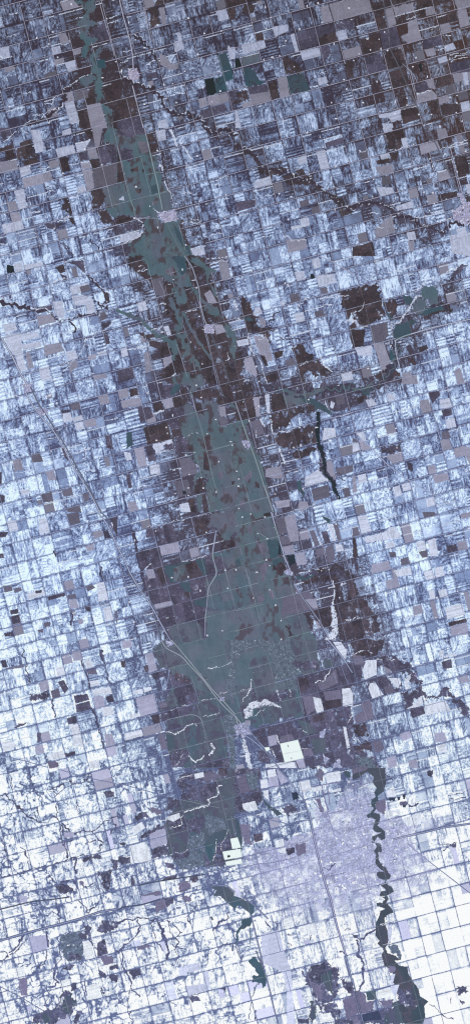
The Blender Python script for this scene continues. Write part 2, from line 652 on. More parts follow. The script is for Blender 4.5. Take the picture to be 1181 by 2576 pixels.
t 180,130 240,130 250,320 210,330
s 295,110 340,100 350,290 320,290
t 310,850 450,830 490,950 390,950 300,930
t 400,1180 540,1160 550,1230 420,1250
t 640,1180 720,1180 740,1240 660,1287 630,1240
m 760,1060 930,1010 950,1130 790,1180
s 700,940 830,860 900,940 930,970 700,1030
s 890,440 1000,440 1010,530 870,570
m 1080,1050 1140,1040 1160,1120 1100,1150
m 1010,850 1181,810 1181,880 1020,930
d 620,980 650,960 690,1110 670,1150 640,1080
u 70,570 150,570 150,640 110,670 80,620
H 9 0,180 60,360 130,560 210,780 280,1000 350,1200 380,1287
N 7 390,500 650,430 800,390
N 12 1020,340 1140,300
N 8 210,480 220,540
N 28 430,660 500,800
N 12 840,840 850,900 930,970
N 18 360,360 380,490
N 9 560,1287 800,1215
N 20 260,360 290,430
K 10 980,930 1030,895 1060,930 1100,980
K 90 330,30 480,60 620,100 760,95 880,60 1000,60 1181,20
W 26 500,70 640,110 780,100 880,40
Z 30 845,600 870,690 890,800 880,860 940,940 1000,1000 1000,1070 1050,1150
K 16 250,0 330,40 400,70
F 140,370 250,130 545,395 645,440 440,440 815,435 770,485 585,635 655,615 820,705 425,790 535,875 235,220 15,875 35,955 30,1025 35,1250 790,1205 400,1105 680,1050 320,520 970,460 735,155 80,180 1130,440 540,690
T 3 3
K 90 0,60 130,60 260,20 330,-70 400,-160
K 70 330,-70 420,-160 440,-300 440,-400
W 22 0,50 120,50 200,0
d 90,60 180,40 170,110 110,120
b 40,150 130,100 110,180 60,200
s 130,160 200,150 245,210 160,230
s 340,100 390,90 440,150 360,180
s 870,160 970,140 1000,230 890,250
p 890,270 990,240 1000,310 920,330
s 930,360 1020,335 1040,430 950,450
m 890,490 960,470 990,540 900,560
t 880,570 970,550 1000,650 900,670
t 670,170 760,150 790,270 690,290
t 330,720 490,690 510,770 400,800
t 750,830 820,810 850,890 770,910
t 60,560 160,610 190,650 90,670
s 0,600 60,590 80,660 0,690
s 40,490 110,480 140,570 90,580
s 400,1040 470,1020 500,1110 430,1140
s 490,1010 570,990 590,1060 510,1080
s 735,1160 820,1130 840,1210 750,1240
t 800,920 950,890 970,960 830,1000
t 1010,650 1110,620 1181,640 1181,820 1130,720 1030,740
m 0,540 30,550 50,580 0,590
t 0,920 30,930 50,1080 0,1100
s 50,920 130,900 150,980 60,1000
p 280,640 480,610 490,680 400,700 310,690
p 760,80 870,70 880,110 800,200
p 540,780 600,800 610,880 560,860
R 10 40,500 120,590 200,650 250,710 340,800 440,880 570,970 700,1050 830,1120 950,1190 1060,1260
N 10 60,1000 150,970
F 495,260 260,530 445,640 660,345 755,740 895,860 965,975 1140,880 720,60 1155,120 435,445 120,455 610,1040 545,845 265,750 840,540 960,70
T 0 4
m 670,20 790,0 810,110 710,140
s 70,90 160,85 190,180 100,200
s 390,60 470,70 500,200 400,220
p 0,200 90,200 60,250 0,260
p 0,420 40,415 40,460 0,465
m 30,740 120,740 130,790 50,810
m 140,770 210,755 225,790 150,810
p 480,850 650,810 660,840 490,890
s 270,820 440,780 460,830 290,885
p 355,790 420,785 420,810 360,820
p 110,1050 190,1030 210,1110 130,1130
p 100,990 180,970 190,1020 110,1030
m 440,1110 510,1105 510,1150 450,1155
m 380,1185 430,1175 440,1210 390,1215
p 40,1220 130,1200 150,1250 50,1250
t 690,890 760,870 800,960 710,975
m 670,840 760,820 770,860 690,880
t 930,200 1030,180 1040,240 950,270
m 860,740 930,730 960,760 880,800
s 970,710 1050,700 1090,880 990,900
s 1040,970 1110,940 1150,1080 1060,1100
p 840,950 910,940 920,1000 880,1000
m 1150,1000 1181,990 1181,1150
p 1110,60 1181,50 1181,260 1130,150
p 1040,190 1080,180 1120,260 1050,260
t 860,340 940,320 950,380 880,400
K 22 1010,560 1030,670
K 20 550,400 565,450
K 22 700,990 730,1120
H 9 980,0 1050,80 1110,190 1181,350
H 7 1010,0 1080,60 1140,180
u 1110,110 1150,130 1140,160 1110,150
F 880,85 1130,130 945,320 990,895 785,490 1145,985 115,920 930,1105 200,870
T 1 4
p 290,170 560,130 600,300 620,300 850,440 870,430 940,430 1040,400 960,200 920,130 760,150 750,50 940,30 1181,0 1181,380 1000,600 880,760 900,860 890,1050 900,1287 540,1287 460,1150 370,980 260,800 300,560 220,560 190,400 410,350 390,250 290,250
x 440,440 630,400 620,310 720,280 820,280 850,430 640,500 460,540
x 570,100 740,80 760,180 790,240 600,290
t 420,340 610,300 630,400 440,440
t 270,580 360,570 385,660 310,670
t 370,930 540,890 560,930 380,975
b 760,80 930,40 920,130 930,220 800,260
g 950,420 1181,370 1181,560 1000,600 960,500
p 960,480 1040,440 1100,560 1010,580
g 860,680 1181,580 1181,1287 900,1287 890,1050 900,870 880,760
w 900,1000 1181,980 1181,1287 900,1287
w 930,30 1181,0 1181,200 1110,270 1040,250 1000,170 930,130
b 1000,200 1050,260 1181,280 1181,370 1040,390
d 470,540 690,500 780,500 690,600 700,680 520,720
w 560,560 690,520 690,680 560,700
d 780,480 870,470 900,640 860,640
b 390,570 450,550 500,700 440,740
b 680,520 780,500 860,640 720,670
d 620,700 720,690 740,800 700,800 640,750
b 660,800 730,800 740,870 680,850
d 760,890 890,860 880,960 780,940
g 520,1150 760,1090 840,1150 860,1287 560,1287
w 1050,830 1150,800 1170,880 1060,900
w 1060,1220 1181,1180 1181,1287 1000,1287
K 26 150,200 190,340 230,540 280,780
H 10 0,350 70,480 120,600 210,760 300,880 370,1000 450,1150 530,1287
H 8 110,620 170,710 240,800 320,920
H 8 380,1040 410,1160 440,1287
H 9 990,180 950,430 1000,620 910,760 900,900 880,1060 880,1250
N 12 260,580 350,530
N 7 300,155 940,10
N 8 650,500 900,440
F 385,190 545,660 710,650 890,205 1080,585 1105,765 765,1005 1050,1195 900,1240 325,745 120,905 165,1105 905,365 175,285 830,790 305,30
T 2 4
w 0,0 360,0 400,130 440,240 460,380 500,440 480,500 530,600 560,650 590,730 600,830 680,1000 760,1180 800,1287 0,1287
g 30,570 270,530 240,700 290,900 0,990 0,600
g 0,370 60,350 70,440 0,460
g 400,760 590,730 640,850 690,1010 460,1060 450,960
g 460,1060 690,1020 760,1190 620,1230 520,1120
g 180,110 360,60 390,160 430,230 330,270 240,200
m 480,850 630,830 680,1000 460,1050
d 310,280 440,260 480,430 360,470 340,380
k 440,300 460,300 460,430 430,430
d 370,480 480,460 500,560 380,580
d 0,490 40,470 60,550 10,560
b 200,70 290,50 300,70 200,100
b 280,20 350,0 360,40 290,50
m 0,280 40,340 0,360
m 120,140 170,150 160,220 200,280 240,320 290,310 300,440 250,400 220,330 190,260 130,200
m 240,560 300,500 340,520 310,600 290,700 260,700 260,620
m 230,860 280,820 300,880 240,920
m 330,800 370,780 400,870 370,880
b 490,1150 540,1160 590,1230 560,1260 540,1200
b 480,660 540,650 560,720 480,730
b 370,540 480,520 540,600 470,620 380,600
b 960,540 1040,520 1181,620 1181,1287 1040,1287 1030,1100 1000,930 1000,760 970,700 870,690 700,720 580,640 700,640 850,580 900,570
x 710,720 980,700 1000,850 990,930 850,970 760,870
m 640,810 740,790 780,860 820,970 690,1000 600,770
b 690,1010 960,940 980,1100 950,1180 880,1160 780,1030
b 690,1010 790,1080 780,1190 740,1130
t 700,880 810,870 830,970 780,970
s 960,950 1000,950 1030,1090 1040,1200 1000,1287 900,1287 960,1200 970,1080
t 490,50 600,20 640,290 550,300 520,180
m 430,250 530,240 550,320 470,330
t 470,350 580,330 600,420 500,430
k 510,440 590,425 605,510 550,540
t 600,420 690,400 720,520 620,540
m 740,190 790,180 850,330 800,350
m 810,380 890,350 910,430 820,460
m 900,360 980,320 1000,420 980,500 930,510
m 980,120 1030,110 1060,290 1030,300
s 920,120 980,120 1010,290 980,290
s 1000,320 1070,330 1090,390 1010,400
p 860,200 920,190 960,310 900,320
m 400,60 490,50 520,200 440,230
d 600,640 660,650 720,630 800,600 800,640 700,690 600,670
d 870,30 960,80 940,120 880,60
u 490,600 540,570 570,610 570,650 530,640
N 14 490,450 530,540 570,620
N 10 620,620 830,570
N 12 720,635 830,610
N 20 970,700 990,760 990,930
N 8 890,40 950,70 990,100 1110,90 1110,0
N 10 1090,1090 1181,1080
H 9 360,0 430,240 490,440 570,640
H 9 590,720 660,840 760,980 860,1120 940,1270
R 7 240,210 330,270
R 6 130,640 180,820 250,1100
R 7 0,995 290,925
R 6 0,1200 370,1090
R 6 330,270 440,240
K 20 700,650 800,600 860,640 930,620 1000,600 1060,640 1110,720 1130,800
p 1000,560 1060,560 1120,640 1140,760 1110,800 1060,700
x 1040,600 1100,680 1130,900 1090,900 1060,760 1010,640
F 225,215 320,270 295,50 155,20 70,50 215,605 345,540 310,480 345,780 180,865 405,935 460,1090 460,1280 860,320 1010,120 1070,720 1045,860 940,580 790,1190 865,590 1150,1090 840,1090 405,20 5,580
T 3 4
b 0,680 40,730 90,850 150,880 160,960 240,1030 250,1080 250,1150 270,1200 160,1250 0,1287
b 0,260 30,270 60,460 0,460
s 50,40 140,30 190,190 90,220
s 120,250 340,190 370,150 430,150 490,250 130,320
s 330,310 410,290 430,350 350,370
m 0,160 50,150 80,230 0,250
m 360,400 430,400 440,450 380,460
m 480,470 560,450 580,520 490,540
m 660,400 750,380 755,450 700,460
s 635,310 720,290 740,370 660,390
s 750,290 830,260 860,430 780,450
t 1050,300 1140,285 1160,370 1060,390
t 190,530 360,490 390,570 190,620
s 410,590 580,550 600,630 450,650
s 710,600 800,580 830,660 740,690
s 820,560 900,545 925,640 840,660
t 330,690 410,670 440,760 350,780
s 860,790 940,770 960,850 880,865
t 600,950 690,930 710,1010 620,1040
s 760,790 820,780 830,870 780,880
b 960,1110 1140,1070 1150,1100 975,1150
t 980,1150 1150,1110 1160,1230 990,1250
s 930,960 1100,920 1130,1030 950,1080
m 700,0 820,0 850,40 720,60
p 940,340 1040,320 1050,390 960,410
t 1080,20 1181,0 1181,50 1100,70
N 9 0,1080 100,1060
F 630,70 675,195 770,240 650,460 740,460 835,1060 715,1105 555,1145 575,1230 1065,1220 1165,1080 1055,795 1165,160 1015,180 990,600 845,860 490,305 1060,50 515,755 660,730 375,380
T 0 5
s 20,1030 110,1010 180,1060 40,1130
s 560,280 640,260 660,350 580,365
s 850,200 910,190 940,270 870,290
m 510,510 590,485 610,570 530,590
t 720,120 810,100 840,200 740,210
t 390,430 480,400 500,490 410,520
p 310,560 490,510 510,580 440,600 320,610
m 870,310 960,290 980,340 890,350
t 940,570 1040,560 1060,680 960,700
s 930,500 1110,470 1130,540 940,560
p 740,560 880,540 900,600 760,640
p 760,650 900,610 920,690 770,730
s 1020,680 1120,670 1150,740 1040,770
s 470,1150 640,1110 670,1180 490,1210
t 350,1070 430,1050 450,1130 370,1150
t 1050,950 1130,940 1160,1060 1070,1080
m 490,1230 590,1220 590,1287 500,1287
s 900,1220 990,1210 1010,1287 910,1287
s 700,860 790,840 850,1080 740,1060 730,930
p 10,210 60,200 80,270 30,280
m 60,285 240,240 240,275 60,300
p 150,880 180,830 290,830
p 670,790 760,760 780,830 690,850
p 370,930 410,930 410,1020 380,1040
p 660,1130 760,1110 760,1150 670,1165
p 580,420 640,400 690,490 650,540
p 1060,570 1130,550 1150,620 1080,630
s 880,420 990,400 1000,450 910,470
K 18 830,200 900,480
K 16 1010,100 1100,430
K 18 530,600 560,780
K 20 930,680 1010,930 1050,1080
K 14 230,100 300,450
N 10 170,790 350,750
N 12 380,800 520,730
R 8 0,1160 150,1190 300,1230 480,1280
F 455,265 410,385 825,100 705,310 765,660 610,1000 680,975 420,590 245,250 1010,110
T 1 5
g 360,110 440,0 1181,0 1181,1287 520,1287 480,830 420,720 560,470 500,300
w 590,60 870,0 1080,0 1100,200 1181,180 1181,640 1020,560 960,480 860,360 760,250 660,150
g 360,110 470,80 540,120 630,160 660,240 430,300 380,200
g 1080,0 1160,0 1181,200 1100,200
w 520,290 660,240 740,260 800,400 850,440 900,520 960,560 820,500 750,430 720,370 620,350 540,340
p 530,340 650,360 750,430 820,560 800,640 600,650 570,480 520,420
b 560,320 640,340 740,420 700,440 600,400
g 800,600 980,580 1020,700 850,770 820,700
p 420,720 700,650 780,660 740,740 440,810
g 500,820 1040,740 1070,880 1110,1000 1130,1170 1000,1180 960,1040 890,1130 860,1160 720,1150 700,1090 510,1120 480,940 560,950 680,900 740,860 650,830
p 490,830 640,840 660,890 580,920 510,900
d 490,950 560,960 580,1080 510,1100
p 510,1130 700,1100 720,1150 640,1287 520,1287
p 700,1270 1130,1170 1140,1287
m 410,950 470,940 500,1090 440,1110
b 330,760 420,740 430,830 370,850
t 280,140 350,120 400,300 320,330
t 180,580 370,540 410,720 230,770
s 160,510 250,490 260,540 170,545
s 260,480 340,470 350,500 270,530
s 70,940 240,900 260,960 80,1010
b 30,210 80,205 80,280 40,270
b 260,260 300,250 310,330 280,320
m 410,630 490,620 500,670 430,690
s 120,750 210,735 215,770 125,790
t 40,10 130,0 150,70 50,90
p 330,340 460,310 490,360 370,400
v 1140,0 1181,0 1181,600 1080,480 1120,330
v 1060,770 1181,760 1181,1287 1130,1287 1100,1000
N 18 390,945 500,925 570,940 670,900 700,860 750,830
N 12 770,830 800,865
N 12 640,660 720,655
N 10 530,710 640,680
N 10 840,610 970,575
N 8 1010,540 1110,510
N 8 920,290 1150,230
N 20 700,1160 790,1230 870,1170
N 34 940,1050 975,1090 960,1140 930,1160
N 10 155,1160 300,1125
N 10 590,1270 650,1150
N 10 850,770 1010,740
N 16 60,590 90,560
R 10 430,840 500,800 740,745 830,770 850,820
R 8 370,890 430,840
H 9 440,0 480,80 560,120 640,160 720,250 860,400 960,540 1060,660 1181,770
H 9 540,0 620,90 720,210 840,360 960,510 1040,590 1130,690 1181,750
R 7 1090,900 1110,1080 1130,1180
R 8 520,280 510,400 480,470
R 6 740,350 820,640
R 6 850,820 910,1030
u 480,0 540,0 580,40 510,70
u 1020,570 1070,570 1080,610 1030,610
u 1150,860 1181,850 1181,920
F 730,385 600,975 385,550 125,160 620,5 860,320 1140,430 1180,940 650,620 845,800 765,720 985,1165 780,855
T 2 5
g 0,0 820,0 840,250 690,760 0,860
p 600,380 1181,230 1181,1287 500,1287 160,920 690,760
v 0,0 300,0 340,80 560,260 700,330 600,380 560,300 380,210 280,80 150,50 80,120 40,190 0,200
v 300,0 540,0 600,200 560,260 340,100
v 380,220 600,260 610,340 620,500 500,500 400,440
w 60,180 90,130 170,120 240,70 330,130 350,210 400,330 400,460 500,470 420,510 300,540 200,560 150,440 60,470 0,440 0,300 20,230
g 170,180 330,160 380,250 390,380 400,500 330,550 240,570 200,520 170,440 150,300
g 540,20 800,0 800,150 780,220 660,230 600,200 560,100
p 600,230 800,190 830,280 720,300 640,290
p 150,500 230,590 330,550 540,500 520,570 440,640 300,600 190,600
g 300,680 480,660 540,580 640,620 680,740 500,790 330,840 200,880 160,850 230,770
g 0,520 130,590 60,650 0,700
b 620,390 720,380 750,470 640,540
m 820,440 900,400 1010,290 1030,430 940,480 860,510
m 880,520 1050,500 1070,590 910,620
b 900,610 1070,590 1060,680 900,700
b 770,750 900,710 900,800 780,830
m 670,570 780,560 800,700 720,760
g 760,1000 900,980 920,1130 800,1140
g 620,800 740,830 820,930 700,960
s 780,570 860,590 890,720 820,740 800,680
s 80,700 170,620 300,600 430,650 460,670 300,660 190,690 180,760 100,800
u 0,850 100,820 160,940 120,960 50,950 0,960
t 100,810 150,810 150,860 110,860
t 320,970 410,950 420,1050 340,1070
m 450,970 560,940 600,1000 450,1030
m 680,1090 760,1075 780,1155 690,1175
t 600,1200 680,1190 710,1287 640,1287
s 300,1250 420,1235 600,1225 620,1287 300,1287
p 210,1120 280,1090 380,1200 320,1250 220,1220
s 70,1000 90,1000 130,1140 160,1287 120,1287 90,1130
s 1080,870 1110,870 1150,1080 1120,1090
s 1070,490 1150,480 1181,540 1181,660 1080,670
x 860,110 930,80 1000,100 990,240 960,180 870,200
s 980,20 1060,20 1120,110 1100,200 1060,150
g 880,200 970,190 1000,260 900,290
u 850,920 900,900 890,980 850,980
u 1000,1220 1040,1200 1070,1287 990,1287
u 880,1150 950,1200 900,1260
u 905,1080 940,1080 935,1120
N 8 310,620 450,670
N 8 190,770 300,690
N 12 160,390 150,500 70,620
N 8 50,515 150,490
N 18 810,430 900,410 960,290
N 10 550,500 555,560
N 7 420,510 460,620
N 8 390,380 410,350
N 12 670,1090 730,1080
N 8 640,890 710,920
N 12 1120,820 1181,760
N 15 410,960 430,1040
N 12 370,1080 400,1200
H 10 0,760 50,930 150,990 250,1070 340,1160 440,1287
H 9 0,760 40,820 150,920 240,1030 330,1120 400,1210
H 12 930,0 1000,80 1080,180 1181,340
R 7 1060,250 1110,400 1140,440
R 6 620,380 690,740
R 7 170,905 640,790 980,690
L 445,1040 630,1000 690,1190 495,1235
L 290,1080 340,1075 350,1105 310,1120
F 640,350 610,300 660,290 430,510 455,640 500,915 630,885 730,990 655,770 310,850 770,520 1075,250 825,80 950,170 105,20 215,40 520,20 560,395
T 3 5
b 0,0 300,0 330,60 260,100 240,170 200,180 110,170 0,180
p 0,180 130,190 140,240 100,300 120,400 60,390 0,330
p 230,170 330,150 440,180 500,230 580,230 600,270 560,310 660,320 640,380 690,410 680,460 720,500 740,620 700,570 640,560 600,580 590,670 530,690 480,540 590,510 670,470 650,430 590,450 580,400 620,360 510,310 470,330 380,320 340,260 240,270 240,210
p 120,410 340,340 370,430 430,470 490,510 420,530 330,560 300,480 200,430
p 740,560 780,550 860,560 870,520 900,490 950,480 1000,540 1030,600 1100,620 1140,670 1181,700 1181,780 1090,740 1070,700 1080,660 1030,640 1000,620 980,570 930,560 880,590 840,590 780,570 750,600
m 0,150 100,160 110,240 20,250
m 310,470 400,450 430,520 330,540
b 0,850 130,825 160,980 60,960 10,930
m 90,630 180,600 220,790 30,840 20,760 100,720
b 0,1070 180,1020 200,1100 100,1120 0,1110
m 190,1030 290,1000 310,1110 220,1130
p 0,1110 120,1120 130,1160 240,1180 280,1287 0,1287
v 40,1160 200,1190 240,1287 60,1287
s 140,200 240,200 240,350 120,400 100,300
s 360,380 470,380 490,490 430,470
s 140,440 230,430 310,550 200,590
s 600,660 690,560 710,640 640,680 540,690
s 510,380 590,330 600,370 560,440 590,490 520,500
s 865,120 910,100 920,170 1030,130 1040,160 880,200
t 1050,380 1150,350 1181,420 1080,440
t 820,930 920,930 950,1020 830,1030
s 850,1060 930,1040 950,1120 870,1140
t 470,950 570,910 600,980 500,1020
t 340,1180 430,1160 450,1270 360,1287
t 560,1210 640,1200 660,1287 580,1287
p 890,220 990,190 1000,280 910,290
p 570,690 710,660 730,740 600,790
s 720,640 930,600 980,700 740,760
K 18 150,450 190,600
K 12 470,540 490,370
H 8 0,330 60,420 120,510 190,620
R 8 190,620 230,770 300,1000 330,1180
N 12 460,130 490,190 540,220
N 9 0,150 60,130 120,90
N 9 150,100 210,140
N 12 240,190 300,200
N 12 20,960 60,1000 80,1030
N 12 350,860 350,940
N 10 640,250 740,240
N 12 370,190 420,210
F 450,85 210,145 535,280 720,790 1030,970 350,865 160,1160 600,515 1130,330 625,240 930,380
T 0 6
K 11 0,280 70,270 120,320 150,350 200,400 260,450 330,510 400,550 470,550 520,510 560,490 590,520 610,600 620,700
p 150,370 200,370 210,410 160,415
K 16 640,550 660,600 700,620
K 12 620,570 640,630 760,660 840,640 930,650 1000,600 1060,550 1130,490 1181,490
K 14 930,650 960,700 1030,740 990,830
K 10 1130,500 1170,600 1100,670
K 12 0,1110 300,1030 500,980 800,890 900,880
K 14 640,740 690,860 690,900
K 26 760,900 770,1060
p 830,900 1000,850 1000,920 900,910 820,930
K 10 650,740 760,700
p 980,1060 1120,1030 1110,1240 1060,1240 1020,1120
p 550,1180 640,1160 760,1240 600,1260
K 14 500,1070 530,1140
m 800,1150 840,1140 840,1210
p 1120,910 1181,930 1181,1040 1130,1020
p 1040,240 1150,220 1150,290 1080,300
K 12 560,1170 750,1120 770,1250
K 10 840,1210 960,1170 1000,1240
K 10 500,240 600,250
K 11 30,720 70,880 100,1010
p 700,90 720,150 900,110 900,90 780,140
K 16 510,200 560,190 640,160
K 10 210,800 250,830 280,900
K 11 870,750 960,730
K 7 100,50 130,230
K 9 300,60 330,180
K 9 560,350 580,520
K 8 370,400 390,540
K 8 770,300 790,490
K 8 250,850 290,960
R 8 580,10 750,60 930,110 1140,150 1181,165
R 7 540,300 640,210 720,170 900,130
t 640,650 740,640 740,700 650,700
T 1 6
g 640,60 1181,0 1181,960 880,1000 500,880 480,560 640,320
p 640,70 760,70 870,40 1100,0 1100,90 1000,120 980,190 960,290 850,350 640,310 640,200 590,190 600,120
m 850,60 970,30 1030,90 880,130
b 1010,0 1100,0 1090,80 1030,80
p 510,540 860,470 870,600 700,650 690,610 520,650
g 500,640 710,610 720,800 540,860 510,760
t 320,620 480,600 500,760 330,810
p 330,820 480,780 510,860 350,910
p 540,860 720,830 700,900 560,930
p 220,680 300,630 480,560 490,600 300,680 240,710
g 960,330 1181,280 1181,700 1100,600 1080,450 1040,400
v 880,480 960,480 1080,520 1090,600 920,660 870,640
d 890,690 1080,610 1100,640 1050,740 960,780 980,920 930,930 880,820
p 1000,770 1070,700 1130,720 1140,820 1060,830 1090,960 1000,980 960,930
p 860,830 930,940 900,1000 860,960
v 720,680 860,640 880,800 880,980 800,1000 720,900 700,780
v 560,930 720,900 800,1000 640,1020
g!reservoir 930,1190 1040,1190 1110,1200 1181,1260 1181,1287 960,1287 990,1230
m 340,390 400,400 450,450 400,470 340,430
p 500,300 620,310 620,380 500,440 460,400 520,350
p 170,470 300,440 320,490 190,520
p 0,880 130,890 130,960 0,950
b 0,760 60,750 90,760 60,780
b 480,1100 590,1070 590,1110 440,1140
b 720,1100 800,1080 820,1120 760,1160
s 730,1150 820,1150 820,1190 750,1200
m 600,1150 720,1140 740,1210 620,1250
p 130,1080 180,1130 180,1180 120,1170
m 230,1287 420,1220 450,1287
p 470,940 580,970 570,1020 500,1000
s 770,60 860,40 870,90 780,110
s 120,780 290,760 350,940 140,960
s 150,600 240,540 280,600 160,680
s 500,490 620,450 630,500 560,540 510,520
N 20 670,440 800,410 870,390 920,350 900,320 980,290 1010,250 990,190 1050,180
N 10 600,110 760,75
N 9 350,915 540,870 710,820
N 11 540,600 570,590 640,560 650,480
N 11 380,600 440,535 510,520
N 9 990,720 990,880 960,940
N 7 1100,600 1040,820
N 9 700,1150 740,1170 820,1165
R 8 0,150 180,200 400,260 600,310 830,360 1020,400
R 6 750,0 800,220 830,350
R 8 1140,480 1181,680
H 8 210,1180 400,1140 600,1110 880,1070
H 9 880,1080 900,1040 1000,1020 1181,980
H 9 890,1080 910,1160 1030,1180 1100,1180 1181,1250
R 8 590,1250 870,1170
L 1130,710 1205,695 1240,800 1150,815
L 1050,840 1235,810 1250,895 1072,925
L 1080,942 1245,912 1255,960 1090,985
F 500,830 785,210 1025,515 1105,80 990,720
T 2 6
p 0,0 260,0 260,300 200,430 0,440
u 60,980 100,880 200,800 400,790 560,700 750,640 830,600 780,480 800,400 1000,430 1100,200 1181,60 1181,1287 0,1287 0,1230
v 110,50 220,30 230,220 150,240
m 30,110 110,70 140,240 40,270
p 60,280 220,260 210,310 120,330 70,330
s 70,360 200,330 230,420 130,440 80,410
d 240,240 300,330 480,470 410,490 330,400 260,300
s 280,230 330,220 340,330 290,290
t 330,90 420,70 440,190 340,210
s 320,20 400,10 410,80 330,100
t 410,0 480,60 540,120 460,170 430,90
s 250,120 320,110 330,190 260,210
k 560,250 620,240 640,300 580,320
p 470,390 600,370 610,440 540,480 480,450
b 180,670 270,650 280,720 190,750
s 400,730 480,710 490,790 410,800
s 420,820 500,800 510,860 440,850
s 630,140 740,130 770,220 660,250
s 780,200 870,180 880,220 790,240
s 910,50 1050,30 1060,130 920,150
s 950,230 1060,200 1060,230 960,250
p 520,800 600,790 600,850 530,870
m 600,760 700,750 700,860 620,880
d 0,480 40,540 70,640 70,830 30,850 10,700
m 40,560 140,560 170,770 100,780
m 800,60 860,10 900,40 880,120 820,110
m 800,320 840,310 890,430 850,440
K 12 880,1000 950,1020 990,960
d 1090,30 1160,40 1150,100 1100,80
A 9 870,180 900,330 940,440
A 9 925,180 950,380
A 9 790,290 880,430
A 8 760,190 1060,140
H 9 420,0 540,120 620,240 700,330 730,450 770,530
H 9 490,70 580,190 650,270
H 14 740,440 770,600 800,750 835,900 870,1050 945,1287
R 9 0,430 150,470 300,510 520,560
R 9 520,560 450,620 380,690 340,740
R 7 260,220 400,180
R 7 630,130 750,110
R 8 0,1020 200,970 400,950 600,900
R 8 780,330 880,460 960,570 1000,650
R 8 860,480 1060,430
N 8 480,350 640,330
N 10 550,500 630,480
N 8 540,520 740,520
N 9 180,750 320,720
F 905,835 1120,910 1155,1110 480,970 1045,500
T 3 6
u 0,130 60,100 150,50 200,90 230,280 180,400 280,360 320,400 330,500 480,490 540,560 820,480 1000,440 1050,540 900,600 700,640 560,700 660,820 800,960 870,1040 1000,1100 600,1287 0,1287
g!river 0,0 330,0 330,70 340,150 310,240 250,280 260,330 230,370 240,410 210,450 270,460 280,500 270,540 250,580 300,610 330,640 330,710 290,730 250,690 220,740 195,720 200,690 240,670 290,650 230,640 200,610 220,550 230,520 190,500 150,500 140,470 180,450 210,400 180,380 190,320 230,290 220,240 240,200 205,150 215,90 150,40 60,100 0,120
g!river 220,750 280,760 290,800 300,830 280,850 260,840 260,920 290,970 330,1000 360,1050 390,1080 380,1110 330,1130 270,1110 240,1070 250,1040 310,1040 260,1000 230,950 235,870 215,830 240,790
g!river 280,1180 340,1160 400,1200 415,1240 370,1270 340,1287 270,1287 280,1240 340,1230
W 14 200,740 240,760 270,790
W 16 350,1110 330,1180
m 0,0 150,0 130,40 0,70
m 240,350 320,310 330,470 270,450 230,400
k 350,310 430,300 425,330 370,330
k 445,290 480,285 480,320 450,325
k 500,270 530,265 530,310 510,310
p 470,330 550,330 540,380 480,380
k 505,375 535,370 535,395 505,398
s 330,430 400,420 410,490 340,510
s 410,430 470,420 480,480
s 500,510 680,450 690,560 550,590
s 340,230 420,200 420,290 340,290
p 760,20 810,20 800,90 760,80
p 980,770 1050,760 1040,810
K 12 560,380 660,370
K 8 970,320 1140,280
K 7 970,280 1130,240
K 8 890,790 1050,750
K 12 920,820 970,800
K 12 350,80 400,120
H 13 400,720 560,680 750,640 900,600 1181,560
R 9 380,1140 500,1110 700,1050 900,1000 1181,940
R 9 550,760 680,870 820,980 950,1080 1040,1150 1181,1260
F 500,655 425,930 530,810 905,490 590,620
T 0 7
t 280,410 470,390 500,520 320,580
t 180,0 270,0 280,60 200,70
s 150,720 240,710 260,820 170,830
m 190,840 270,830 290,990 220,1010
p 330,1220 430,1160 560,1100 630,960 700,940 770,1080 700,1200 580,1260 560,1287 320,1287
g 630,1080 720,980 770,1090 700,1160 620,1200
g 430,1190 480,1180 520,1260 450,1287
p 710,870 770,860 760,950 720,960
p 970,460 1060,430 1080,580 990,610
p 1030,240 1181,260 1181,310 1060,360 970,340
m 1000,610 1130,590 1140,670 1050,680
v 600,400 800,350 840,480 840,640 680,650 600,520
p 850,300 930,310 900,400 850,370
p 790,370 860,360 860,430 800,430
p 680,580 790,590 830,640 700,640
p 630,720 720,690 760,690 700,760
p 990,730 1060,770 1070,820 1000,810
p 1100,700 1181,680 1181,740 1110,740
p 1100,800 1181,790 1181,870 1120,870
p 1000,900 1060,1000 1130,970 1060,1010 1020,980
p 780,1150 830,1150 780,1287 740,1287
s 830,460 920,440 940,630 860,640
s 880,900 990,890 1030,1020 880,1050
s 620,850 700,830 710,910 620,930
K 18 100,560 180,500 210,430 250,400
K 12 120,580 200,520 250,460
K 12 370,740 440,680 470,560
K 10 280,810 350,760
K 20 540,730 550,830 580,880 520,910
K 20 600,500 610,600
K 12 560,60 600,270
K 20 480,360 490,500
K 9 860,870 870,1000
K 9 550,720 620,620
K 9 520,930 440,1110 540,1060
K 12 0,970 70,960
K 10 180,1180 250,1080 240,1040
K 12 0,570 60,560 100,600 40,640 0,650
K 9 40,290 70,420
K 12 780,40 900,160 1000,60
K 18 900,400 950,520
N 26 920,400 960,600 1000,700 1070,770
N 12 700,1260 770,1100
N 10 300,910 370,870
N 9 390,830 450,810
N 9 920,410 1181,370
H 15 0,450 200,390 500,310 800,230 1000,160 1181,130
H 8 0,135 300,60 560,30 700,10
R 8 0,910 200,1010 400,1130 480,1180 560,1280
T 1 7
K 18 0,270 80,240 270,220 390,240
K 18 210,260 220,370 160,440 90,490 30,560 0,570
K 15 50,560 60,720 130,860 140,900
K 10 130,900 110,980 100,1100 120,1150 150,1287
K 12 140,920 220,1020
K 26 390,240 430,300 480,450 520,560 490,620
K 10 340,260 380,400 420,500 470,560
K 12 1000,510 1060,510 1100,480 1181,490
K 14 1150,500 1160,550
K 9 770,110 700,200 740,280
K 13 550,270 600,330 640,370 570,420 620,460 580,510 670,520
K 7 900,650 940,560
K 7 780,100 850,80
